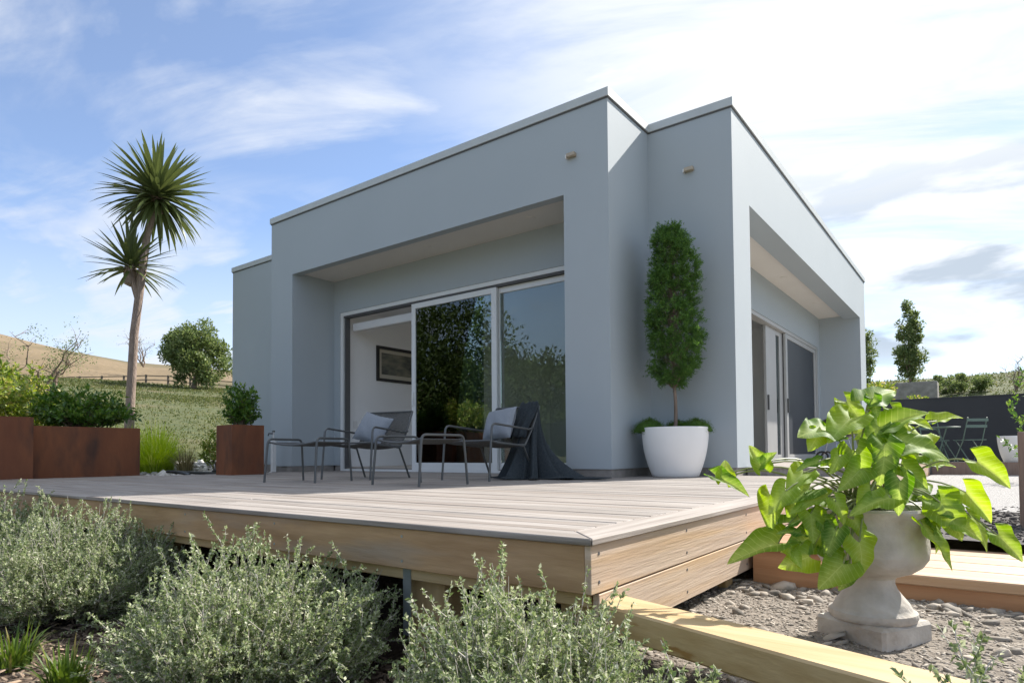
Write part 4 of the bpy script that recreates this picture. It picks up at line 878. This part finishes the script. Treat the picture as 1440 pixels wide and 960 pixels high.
# cabbage tree with two heads of sword leaves
def cabbage_tree():
    o = empty('cabbage_tree', (-12.95, 5.28, .1), 'tall cabbage tree with two spiky round heads on one leaning trunk', 'tree'); base = Vector((-12.95, 5.28, .1)); g2 = random.Random(5)
    def rel_(p): return Vector(p) - base
    pts = [Vector((-12.95, 5.28, .05)), Vector((-12.91, 5.3, 1.14)), Vector((-12.82, 5.32, 2.54)), Vector((-12.68, 5.38, 3.6)), Vector((-12.58, 5.43, 4.4)), Vector((-12.45, 5.52, 5.0))]
    b = MB(); b.tube([rel_(q) for q in pts], [.10, .08, .074, .07, .066, .055], 12)
    b.tube([rel_((-12.74, 5.36, 3.2)), rel_((-12.80, 5.30, 3.5)), rel_((-12.84, 5.27, 3.72))], [.07, .066, .055], 10)
    b.build('trunk', MT['cordybark'], o, world=False, smooth=True)
    meshes = []
    for v in range(4):
        n = 9; V = []; F = []; dr = (.10, .22, .05, .34)[v]
        for i in range(n):
            t = i / (n - 1); wd = .030 * (min(1, t * 5 + .35)) * (1 - t ** 3) + .0006; z = -dr * t ** 2.4
            V += [(-wd, t, z + .3 * wd), (0, t, z), (wd, t, z + .3 * wd)]
        for i in range(n - 1): F += [(3 * i, 3 * i + 1, 3 * i + 4, 3 * i + 3), (3 * i + 1, 3 * i + 2, 3 * i + 5, 3 * i + 4)]
        me = bpy.data.meshes.new('leaf'); me.from_pydata(V, [], F); me.update(); meshes.append(me)
    def head(c, r, n, lo_):
        cr = MB(); cr.lathe([(.0001, -.35), (.10, -.30), (.115, -.1), (.09, .08), (.04, .2), (.0001, .26)], (0, 0), 12)
        crown = cr.build('crown', MT['cordybark'], o, world=False, smooth=True); crown.location = rel_(c)
        for k in range(n):
            t = (k + .5) / n; el = math.asin(max(-1, min(1, 1 - (1 - lo_) * t))); az = k * 2.39996 + g2.uniform(-.2, .2); el += g2.uniform(-.10, .10)
            old = el < R(-22)
            d = Vector((math.cos(el) * math.cos(az), math.cos(el) * math.sin(az), math.sin(el)))
            me = meshes[g2.choice((0, 2)) if el > .3 else g2.choice((0, 1, 3))]
            if not me.materials: me.materials.append(MT['cordyleaf'])
            lf = bpy.data.objects.new('leaf', me); col.objects.link(lf); lf.parent = crown
            x = d.cross(Vector((0, 0, 1))); x = x.normalized() if x.length > .01 else Vector((1, 0, 0)); zz = x.cross(d)
            mm = Matrix((x, d, zz)).transposed().to_4x4(); s = r * g2.uniform(.82, 1.08) * (.9 if old else 1); lf.matrix_local = Matrix.Translation(d * .05 + Vector((0, 0, .12 * (el / 1.5)))) @ mm @ Matrix.Diagonal((s * 1.5, s, s, 1))
    head((-12.42, 5.54, 5.12), 1.0, 225, -.80); head((-12.86, 5.26, 3.78), .84, 75, -.40)
cabbage_tree()

# background trees and shrubs
def lz(x, y): return float(land_z(np.array([[float(x)]]), np.array([[float(y)]]))[0, 0])
def T(x, y): return (x, y, lz(x, y) - .05)
tree('field_tree', T(-57.5, 29.2), 7, (0, 0, 3.1), (2.8, 2.8, 3.1), 80, 15000, .28, MT['treeleaf'], 'rounded pale green tree standing on the paddock left of the house', seed=11, trunk_r=.28, clump=.26, shell=.35)
def bare_tree(base, h, label, seed, n=60, spread=.9, nleaf=900):
    g2 = np.random.default_rng(seed); o = empty('sparse_tree', base, label, 'tree', 'sparse trees on the dry hillside'); lines = []; P = []
    for k in range(5):
        a = g2.uniform(0, 6.28); e = np.array([math.cos(a) * spread * h * .5, math.sin(a) * spread * h * .5, h * g2.uniform(.7, 1)]); t = np.linspace(0, 1, 8)[:, None]; bnd = np.array([e[0] * .2, e[1] * .2, e[2] * .5]); pts = bnd * 2 * t * (1 - t) + e * t ** 2; pts[1:] += g2.normal(size=(7, 3)) * .03 * h; lines.append((pts, .022 * h * (1.05 - t[:, 0])))
        for s in range(n // 5):
            j = g2.integers(3, 7); b0 = pts[j]; dd = unit(g2.normal(size=3) + np.array([0, 0, .4])); ln = g2.uniform(.1, .3) * h; tt = np.linspace(0, 1, 4)[:, None]; sp = b0 + dd * ln * tt + g2.normal(size=(4, 3)) * .015 * h * tt; lines.append((sp, .005 * h * (1.1 - tt[:, 0])))
            m_ = max(1, nleaf // n); P.append(sp[-1] + g2.normal(size=(m_, 3)) * .045 * h)
    P = np.concatenate(P); link('trunk', twig_mesh('trunk', lines, 5), MT['trunk'], o); link('crown', leaf_mesh('crown', P, g2.normal(size=P.shape), .03 * h, .014 * h, rg=g2), MT['treeleaf'], o)
bare_tree(T(-35.4, 10.9), 3.6, 'sparse branching tree on the dry hillside behind the planters', 21)
bare_tree(T(-43.5, 11.0), 3.6, 'sparse thin tree at the far left edge', 22, nleaf=400)
bare_tree((-98, 42, 13.2), 5.0, 'tiny thin tree on the brow of the dry hill', 23, nleaf=300)
tree('round_bush', T(-33.5, 8.2), 2, (0, 0, .8), (1.6, 1.6, 1.2), 30, 4200, .16, MT['treeleaf'], 'green round bush on the slope at the far left edge', 'bush', seed=24, trunk_r=.1)
tree('slim_tree', T(-2.47, 29.3), 4, (0, 0, 2.5), (.46, .46, 1.75), 90, 7500, .11, MT['treeleaf'], 'tall slim leafy tree on the bank beyond the charcoal wall', seed=12, trunk_r=.06, clump=.34, shell=.2, limbs=16)
tree('slim_tree', T(-4.75, 34), 4, (0, 0, 2.0), (.55, .55, 1.9), 60, 3200, .13, MT['treeleaf'], 'slim tree half hidden by the far corner of the house', seed=13, trunk_r=.06, clump=.36, shell=.2, limbs=12)
tree('round_bush', T(-3.0, 23.2), 1.4, (0, 0, 1.05), (.85, .8, .62), 40, 5200, .10, MT['yelleaf'], 'yellow green bush against the far house corner beyond the wall', 'bush', seed=14, trunk_r=.05)
tree('round_bush', T(-1.9, 23.6), .8, (0, 0, .75), (.55, .5, .45), 24, 2400, .09, MT['yelleaf'], 'low yellow green bush beside the concrete block', 'bush', seed=15, trunk_r=.04)
tree('round_bush', T(-1.2, 34), 1.2, (0, 0, .45), (1.5, .8, .45), 60, 6000, .10, MT['treeleaf'], 'low dark bush behind the concrete block', 'bush', seed=16, trunk_r=.05)
bare_tree(T(0.9, 33.5), 1.5, 'small wiry tree on the brow of the grass bank', 25, nleaf=300)
shrub('flowering_shrub', (0.60, 11.6, -.2), (.55, .5), 1.75, 60, .075, MT['darkleaf'], 'loose green shrub in front of the charcoal wall at the right edge', 46)
def paddock_grass():
    g2 = np.random.default_rng(91); n1, n2 = 26000, 9000
    dp = np.concatenate([15 + 48 * g2.uniform(0, 1, n1) ** .8, 22 + 26 * g2.uniform(0, 1, n2)]); t = np.concatenate([g2.uniform(-.88, -.42, n1), g2.uniform(.52, .90, n2)])
    X = rt.x * t * dp + fw.x * dp; Y = rt.y * t * dp + fw.y * dp; keep = (X < -13.6) | (Y > 17.6); X, Y, dp = X[keep], Y[keep], dp[keep]; Z = land_z(X, Y)
    den = vnoise(X, Y, 0.35, 17) + g2.normal(size=len(X)) * .5; k2 = den > -.25; X, Y, Z, dp = X[k2], Y[k2], Z[k2], dp[k2]
    m_ = 3; P = np.repeat(np.stack([X, Y, Z - .03], -1), m_, 0) + g2.normal(size=(len(X) * m_, 3)) * np.array([.12, .12, .0]); L = np.repeat(.05 + .0024 * dp, m_) * g2.uniform(.5, 1.2, len(P))
    D = g2.normal(size=P.shape) * .6 + np.array([0, 0, .8]); o = link('paddock_grass', leaf_mesh('paddock_grass', P, D, L, L * .42, up_bias=0, rg=g2), MT['paddockgrass'])
    tag(o, 'rough grass tussocks covering the rising paddock and bank', 'grass', kind='stuff')
paddock_grass()
# post and rail fence across the top of the paddock
fe = empty('field_fence', (-60, 25, 6.8), 'dark post and rail fence along the top of the paddock', 'fence')
fp = []
for k in range(34):
    la = -62 + k * 2.1; dpp = 60.5; x = rt.x * la + fw.x * dpp; y = rt.y * la + fw.y * dpp; fp.append(Vector((x, y, lz(x, y))))
for q in fp: MB().box(q.x - .07, q.x + .07, q.y - .07, q.y + .07, q.z - .1, q.z + .92).build('post', MT['fencewood'], fe)
for hgt in (.42, .82):
    for a, c in zip(fp, fp[1:]): MB().tube([a + Vector((0, 0, hgt)), c + Vector((0, 0, hgt))], .05, 4).build('rail', MT['fencewood'], fe)
# trees behind the viewpoint, seen mirrored in the glass doors
for k, (x, y, h, rx, lab) in enumerate(((-31, -12, 10.5, 4.6, 'tall leafy tree mirrored at the left of the middle glass pane'), (-24.5, -14.5, 9.6, 4.2, 'broad leafy tree mirrored in the middle glass pane'), (-19.5, -17, 6.6, 3.4, 'lower leafy tree mirrored at the left of the right glass pane'), (-14.5, -17, 6.2, 3.2, 'lower leafy tree mirrored in the centre of the right glass pane'), (-9.5, -18, 6.8, 3.2, 'lower leafy tree mirrored at the right of the right glass pane'), (-38, -8, 9.5, 4.4, 'leafy tree mirrored beyond the left glass edge'))):
    tree('garden_tree', (x, y, -.7), h, (0, 0, h * .5), (rx, rx, h * .5), 120, 24000, .26, MT['wildleaf'], lab, group='trees mirrored in the glass doors', seed=50 + k, trunk_r=.22, clump=.3, shell=.35)
for k in range(9):
    x = -46 + k * 5.4; y = -11.5 - k * .9
    tree('garden_hedge', (x, y, -.7), 2.6, (0, 0, 1.2), (2.9, 1.4, 1.6), 40, 5000, .17, MT['wildleaf'], ('first', 'second', 'third', 'fourth', 'fifth', 'sixth', 'seventh', 'eighth', 'ninth')[k] + ' leafy bush from the left below the mirrored trees', 'bush', 'bushes mirrored in the glass doors', seed=70 + k, trunk_r=.08, clump=.4)

# ------------------------------------------------------------------ urn and its plant
UC = (-.33, 2.45); UZ = -.372
urn = empty('stone_urn', (UC[0], UC[1], UZ), 'weathered pale stone pedestal urn standing on the stone bed', 'urn')
def urn_mesh():
    b = MB(); s = .124
    b.prism([(s * a, s * c) for a, c in ((-1, -1), (1, -1), (1, 1), (-1, 1))], -.02, .068); o = b.build('base', MT['urn'], urn, world=False, bevel=.010); o.rotation_euler = (0, 0, R(-27))
    MB().lathe([(0.1288, .0685), (0.1343, .080), (0.1316, .094), (0.1196, .100), (0.1159, .108), (0.1086, .122), (0.0902, .145), (0.0754, .165), (0.0681, .185), (0.0690, .200), (0.0810, .212)], (0, 0), 48).build('pedestal', MT['urn'], urn, world=False, smooth=True)
    MB().lathe([(0.0580, .2125), (0.0918, .2135), (0.1237, .226), (0.1497, .245), (0.1661, .270), (0.1700, .300), (0.1661, .335), (0.1672, .375), (0.1758, .405), (0.1835, .418), (0.1865, .428), (0.1817, .436), (0.1681, .436), (0.1623, .425), (0.1546, .395), (.0001, .390)], (0, 0), 56, wob=lambda q, z: .006 * math.sin(q * 3 + z * 20)).build('bowl', MT['urn'], urn, world=False, smooth=True)
    MB().lathe([(.1525, .404), (.12, .412), (.0001, .418)], (0, 0), 30).build('soil', MT['soil'], urn, world=False, smooth=True)
urn_mesh()
def plantleafmat():
    mt = bpy.data.materials.new('arrowhead_leaf'); mt.use_nodes = True; nt = mt.node_tree; N = nt.nodes; L = nt.links; b = N['Principled BSDF']
    b.inputs['Roughness'].default_value = .55; b.inputs['Specular IOR Level'].default_value = .25
    tc = N.new('ShaderNodeTexCoord'); sp = N.new('ShaderNodeSeparateXYZ'); L.new(tc.outputs['Object'], sp.inputs[0])
    def M(op, a, c=None):
        n = N.new('ShaderNodeMath'); n.operation = op
        for i, v in enumerate((a, c)):
            if v is None: continue
            if isinstance(v, (int, float)): n.inputs[i].default_value = v
            else: L.new(v, n.inputs[i])
        return n.outputs[0]
    ax = M('ABSOLUTE', sp.outputs[0]); rib = M('LESS_THAN', ax, .012)
    vv = M('SINE', M('MULTIPLY', M('SUBTRACT', sp.outputs[1], M('MULTIPLY', ax, .75)), 46)); vein = M('MULTIPLY', M('GREATER_THAN', vv, .93), .30)
    cen = N.new('ShaderNodeMapRange'); cen.inputs[1].default_value = .26; cen.inputs[2].default_value = .02; cen.inputs[4].default_value = .75; L.new(ax, cen.inputs[0])
    nz = N.new('ShaderNodeTexNoise'); nz.inputs['Scale'].default_value = 7; nz.inputs['Detail'].default_value = 5; oi = N.new('ShaderNodeObjectInfo')
    va = N.new('ShaderNodeVectorMath'); va.operation = 'MULTIPLY_ADD'; L.new(oi.outputs['Random'], va.inputs[0]); va.inputs[1].default_value = (31, 17, 53); L.new(tc.outputs['Object'], va.inputs[2]); L.new(va.outputs[0], nz.inputs['Vector'])
    pal = M('MINIMUM', M('ADD', M('MAXIMUM', M('MULTIPLY', rib, .75), vein), M('MULTIPLY', cen.outputs[0], M('MULTIPLY', nz.outputs['Fac'], 1.5))), .85)
    cr = N.new('ShaderNodeValToRGB'); e = cr.color_ramp.elements; e[0].color = (.07, .17, .020, 1); e[1].color = (.26, .39, .035, 1); L.new(oi.outputs['Random'], cr.inputs[0])
    mx = N.new('ShaderNodeMix'); mx.data_type = 'RGBA'; L.new(pal, mx.inputs[0]); L.new(cr.outputs[0], mx.inputs[6]); mx.inputs[7].default_value = (.44, .55, .17, 1); L.new(mx.outputs[2], b.inputs['Base Color'])
    t = N.new('ShaderNodeBsdfTranslucent'); hs = N.new('ShaderNodeHueSaturation'); hs.inputs['Value'].default_value = 1.75; hs.inputs['Saturation'].default_value = 1.15; hs.inputs['Hue'].default_value = .487; L.new(mx.outputs[2], hs.inputs['Color']); L.new(hs.outputs[0], t.inputs[0])
    
    ms = N.new('ShaderNodeMixShader'); ms.inputs[0].default_value = .5; L.new(b.outputs[0], ms.inputs[1]); L.new(t.outputs[0], ms.inputs[2]); L.new(ms.outputs[0], N['Material Output'].inputs[0]); return mt
MT['arrow'] = plantleafmat(); MT['petiole'] = pm('petiole', (.16, .20, .06), (.30, .33, .14), rough=.5, scale=9)
def arrow_leaf(fold, droop, curl):
    rows = [-.34, -.30, -.24, -.17, -.10, -.04, 0, .05, .12, .2, .3, .4, .5, .6, .7, .8, .88, .94, 1.0]; nc = 6; V = []; F = []
    for s in (1, -1):
        st = len(V)
        for y in rows:
            if y < 0: q = -y / .34; xi = .19 * q ** .65; xo = .19 + .235 * (1 - q ** 2) ** .75
            else: xi = 0; xo = .425 * (1 - y) ** .72 * (1 + .12 * math.sin(y * 3.1)) if y < 1 else 0
            for k in range(nc + 1):
                x = xi + (xo - xi) * k / nc; z = fold * x - .5 * fold * x * x - droop * max(0, y) ** 2 - .25 * droop * (min(0, y) ** 2) * 4 + curl * .05 * math.sin(y * 10 + k * .7 * s) * (x / .4) - .35 * droop * x * x
                V.append((s * x, y, z))
        for i in range(len(rows) - 1):
            for k in range(nc):
                a = st + i * (nc + 1) + k; f = (a, a + 1, a + nc + 2, a + nc + 1); F.append(f if s == 1 else f[::-1])
    me = bpy.data.meshes.new('leaf'); me.from_pydata(V, [], F)
    bm = bmesh.new(); bm.from_mesh(me); bmesh.ops.remove_doubles(bm, verts=bm.verts[:], dist=1e-5); bmesh.ops.dissolve_degenerate(bm, dist=1e-6, edges=bm.edges[:]); bm.to_mesh(me); bm.free()
    me.polygons.foreach_set('use_smooth', [True] * len(me.polygons)); me.materials.append(MT['arrow']); return me
AL = [arrow_leaf(.35, .12, 1.0), arrow_leaf(.15, .28, 1.4), arrow_leaf(.55, .18, .8), arrow_leaf(.25, .40, 1.2)]
plant = empty('arrowhead_plant', (UC[0], UC[1], .03), 'bright green arrow leaved plant spilling out of the stone urn', 'plant')
# each leaf: attachment point, tip point, face normal hint, shape
LEAVES = [
    ((-0.316, 2.381, 0.413), (-0.241, 2.497, 0.471), (0.23, -0.68, 0.83), 0, 0.90),
    ((-0.303, 2.365, 0.421), (-0.282, 2.346, 0.359), (0.43, -1.02, 0.27), 1, 0.90),
    ((-0.418, 2.246, 0.319), (-0.469, 2.120, 0.326), (0.57, -0.33, 1.01), 1, 1.20),
    ((-0.436, 2.208, 0.305), (-0.452, 2.160, 0.253), (0.46, -0.78, 0.21), 1, 1.20),
    ((-0.357, 2.290, 0.355), (-0.406, 2.168, 0.281), (0.20, -0.68, 0.74), 0, 1.00),
    ((-0.281, 2.435, 0.325), (-0.146, 2.509, 0.404), (0.57, -0.32, 1.04), 2, 0.80),
    ((-0.219, 2.581, 0.356), (-0.143, 2.576, 0.324), (0.51, -0.63, 0.79), 0, 0.90),
    ((-0.144, 2.637, 0.351), (-0.063, 2.696, 0.379), (0.42, -0.36, 1.06), 2, 0.80),
    ((-0.238, 2.382, 0.285), (-0.072, 2.420, 0.247), (0.55, -0.69, 0.93), 1, 0.95),
    ((-0.267, 2.299, 0.267), (-0.251, 2.253, 0.136), (0.68, -0.80, 0.16), 3, 0.95),
    ((-0.343, 2.267, 0.250), (-0.315, 2.243, 0.126), (-0.01, -1.21, 0.50), 0, 0.90),
    ((-0.035, 2.536, 0.211), (0.070, 2.556, 0.128), (0.78, -0.78, 0.22), 2, 0.85),
    ((-0.115, 2.394, 0.070), (-0.190, 2.362, 0.115), (0.80, -0.76, 0.51), 0, 1.00),
    ((-0.114, 2.408, 0.075), (-0.068, 2.514, 0.152), (0.77, -0.80, 0.28), 1, 0.90),
    ((-0.128, 2.371, 0.090), (-0.046, 2.387, -0.032), (0.65, -0.83, 0.15), 1, 1.00),
    ((-0.172, 2.341, 0.012), (-0.076, 2.368, -0.122), (0.86, -0.12, 0.04), 0, 0.80),
    ((-0.067, 2.516, 0.115), (0.014, 2.518, 0.015), (0.37, -0.74, 0.21), 2, 0.80),
    ((-0.054, 2.504, 0.035), (0.016, 2.497, -0.062), (0.98, -0.30, 0.19), 1, 0.95),
    ((0.013, 2.519, -0.016), (0.084, 2.512, -0.097), (0.85, -0.95, 0.28), 0, 0.90),
    ((-0.246, 2.233, 0.108), (-0.344, 2.123, 0.088), (0.21, -0.41, 0.77), 1, 0.75),
    ((-0.223, 2.273, 0.158), (-0.229, 2.235, 0.046), (-0.07, -0.88, 0.19), 0, 0.80),
    ((-0.324, 2.179, -0.025), (-0.300, 2.176, -0.141), (0.63, -0.60, 0.12), 1, 1.05),
    ((-0.364, 2.152, -0.089), (-0.424, 2.072, -0.163), (0.38, -0.94, 0.45), 0, 1.05),
    ((-0.455, 2.133, -0.073), (-0.508, 2.032, -0.096), (0.66, -0.93, 0.24), 1, 1.00),
    ((-0.539, 2.106, -0.037), (-0.647, 1.927, -0.063), (0.20, -0.50, 0.65), 2, 0.62),
    ((-0.564, 2.145, 0.106), (-0.560, 2.090, -0.010), (0.10, -0.80, 0.51), 0, 0.80),
    ((-0.464, 2.194, 0.129), (-0.533, 2.081, 0.089), (0.48, -0.25, 0.64), 2, 0.80),
    ((-0.451, 2.144, 0.057), (-0.434, 2.122, -0.040), (0.49, -0.57, 0.46), 0, 1.00),
    ((-0.411, 2.196, 0.108), (-0.499, 2.069, 0.095), (0.31, -0.26, 0.94), 1, 0.70),
    ((-0.591, 2.121, 0.202), (-0.627, 2.128, 0.285), (0.76, -0.90, 0.17), 2, 0.90),
    ((-0.590, 2.121, 0.211), (-0.539, 2.120, 0.256), (0.33, -0.66, 0.82), 0, 0.90),
    ((-0.697, 2.081, 0.161), (-0.692, 2.106, 0.234), (0.83, -0.88, 0.07), 2, 1.10),
    ((-0.715, 2.067, 0.166), (-0.596, 2.058, 0.121), (0.13, -0.65, 1.02), 2, 0.60),
    ((-0.380, 2.215, 0.233), (-0.396, 2.167, 0.176), (0.53, -0.91, 0.12), 0, 0.90),
    ((-0.417, 2.251, 0.203), (-0.371, 2.284, 0.237), (0.60, -0.52, 0.74), 1, 0.90),
    ((-0.327, 2.256, 0.192), (-0.375, 2.173, 0.128), (0.38, -1.02, 0.15), 2, 0.90),
    ((-0.296, 2.232, 0.128), (-0.328, 2.173, 0.061), (0.09, -1.17, 0.05), 0, 0.90),
    ((-0.286, 2.410, 0.235), (-0.194, 2.481, 0.188), (0.35, -0.61, 1.13), 1, 0.90),
    ((-0.231, 2.453, 0.200), (-0.151, 2.453, 0.120), (0.41, -0.79, 0.46), 0, 0.90),
    ((-0.177, 2.553, 0.270), (-0.109, 2.544, 0.199), (0.31, -0.24, 0.87), 3, 0.90),
    ((-0.367, 2.472, 0.309), (-0.297, 2.522, 0.357), (0.23, -0.52, 0.65), 0, 0.90),
    ((-0.402, 2.503, 0.423), (-0.327, 2.501, 0.333), (0.56, -0.93, 0.51), 1, 0.90),
    ((-0.205, 2.475, 0.118), (-0.140, 2.547, 0.158), (0.52, -0.48, 0.65), 1, 0.90),
    ((-0.414, 2.160, 0.029), (-0.368, 2.172, -0.034), (0.48, -0.93, 0.17), 2, 0.90),
    ((-0.494, 2.159, 0.103), (-0.518, 2.119, 0.027), (-0.14, -0.81, 0.10), 1, 0.90),
    ((-0.509, 2.126, 0.027), (-0.437, 2.179, 0.071), (0.13, -0.27, 0.91), 0, 0.90),
    ((-0.382, 2.156, 0.097), (-0.337, 2.168, 0.023), (0.84, -0.85, 0.52), 3, 0.90),
    ((-0.293, 2.401, 0.329), (-0.325, 2.318, 0.236), (0.68, -0.66, 0.44), 0, 0.90),
    ((-0.273, 2.601, 0.397), (-0.209, 2.589, 0.332), (0.36, -0.68, 0.74), 1, 0.90),
    ((-0.164, 2.628, 0.197), (-0.085, 2.686, 0.208), (0.55, -0.28, 1.09), 2, 0.80),
    ((-0.345, 2.521, 0.168), (-0.278, 2.540, 0.135), (0.28, -0.40, 1.03), 3, 0.98),
    ((-0.201, 2.737, 0.307), (-0.212, 2.624, 0.255), (0.43, -0.32, 0.90), 3, 1.04),
    ((-0.258, 2.595, 0.150), (-0.213, 2.392, 0.121), (0.44, -0.39, 0.77), 1, 0.97),
    ((-0.194, 2.529, 0.236), (-0.239, 2.457, 0.207), (0.57, -0.25, 0.67), 0, 0.94),
    ((-0.436, 2.534, 0.033), (-0.314, 2.415, 0.045), (0.59, -0.25, 0.97), 2, 0.86),
    ((-0.276, 2.403, 0.298), (-0.223, 2.363, 0.260), (0.13, -0.28, 0.70), 0, 0.89),
    ((-0.442, 2.195, 0.002), (-0.472, 2.049, -0.049), (0.83, -0.72, 0.10), 3, 1.05),
    ((-0.407, 2.170, -0.048), (-0.346, 2.148, -0.103), (0.43, -0.73, 0.35), 1, 1.01),
    ((-0.506, 2.077, 0.129), (-0.539, 1.999, 0.064), (0.12, -0.79, 0.14), 2, 0.85),
    ((-0.477, 2.117, 0.001), (-0.541, 2.083, 0.014), (0.11, -0.27, 0.64), 1, 0.90),
    ((-0.384, 2.156, 0.010), (-0.405, 2.101, -0.071), (0.19, -1.19, 0.44), 3, 0.89),
    ((-0.346, 2.229, 0.038), (-0.298, 2.219, -0.023), (0.74, -0.61, 0.34), 1, 1.05),
    ((-0.153, 2.395, 0.023), (-0.108, 2.359, -0.057), (1.15, -0.43, 0.36), 3, 0.87),
    ((-0.090, 2.407, 0.026), (-0.011, 2.409, -0.023), (0.51, -0.60, 0.46), 2, 1.02),
    ((-0.474, 2.169, 0.182), (-0.505, 2.072, 0.130), (0.34, -0.47, 0.64), 0, 0.89),
    ((-0.427, 2.145, 0.216), (-0.491, 2.106, 0.194), (0.13, -0.43, 0.88), 0, 0.86),
    ((-0.353, 2.188, -0.110), (-0.379, 2.163, -0.184), (0.78, -0.75, 0.14), 0, 1.00),
    ((-0.503, 2.092, -0.046), (-0.461, 2.084, -0.106), (0.53, -0.67, 0.33), 0, 0.86),
]
rp = random.Random(9); pbase = Vector((UC[0], UC[1], .03))
for k, (a, t, nh, v, wsc) in enumerate(LEAVES):
    a, t = Vector(a), Vector(t); yv = (t - a); ln = yv.length; yv.normalize(); nv = Vector(nh); nv = (nv - yv * nv.dot(yv)).normalized(); xv = yv.cross(nv)
    mm = Matrix((xv, yv, nv)).transposed().to_4x4()
    o = bpy.data.objects.new('leaf', AL[v]); col.objects.link(o); o.parent = plant
    o.matrix_local = Matrix.Translation(a - pbase) @ mm @ Matrix.Diagonal((ln * wsc * 1.04, ln * .90, ln, 1))
    root = Vector((UC[0] + rp.uniform(-.07, .07), UC[1] + rp.uniform(-.07, .07), .04)); mid = (root + a) / 2 + Vector((0, 0, .10 + .12 * (a - root).length)) + Vector((rp.uniform(-.03, .03), rp.uniform(-.03, .03), 0))
    pts = [root * (1 - s) ** 2 + mid * 2 * s * (1 - s) + a * s * s for s in [i / 10 for i in range(11)]]
    MB().tube([q - pbase for q in pts], [.0042 - .0018 * i / 10 for i in range(11)], 6, cap=False).build('petiole', MT['petiole'], plant, world=False, smooth=True)
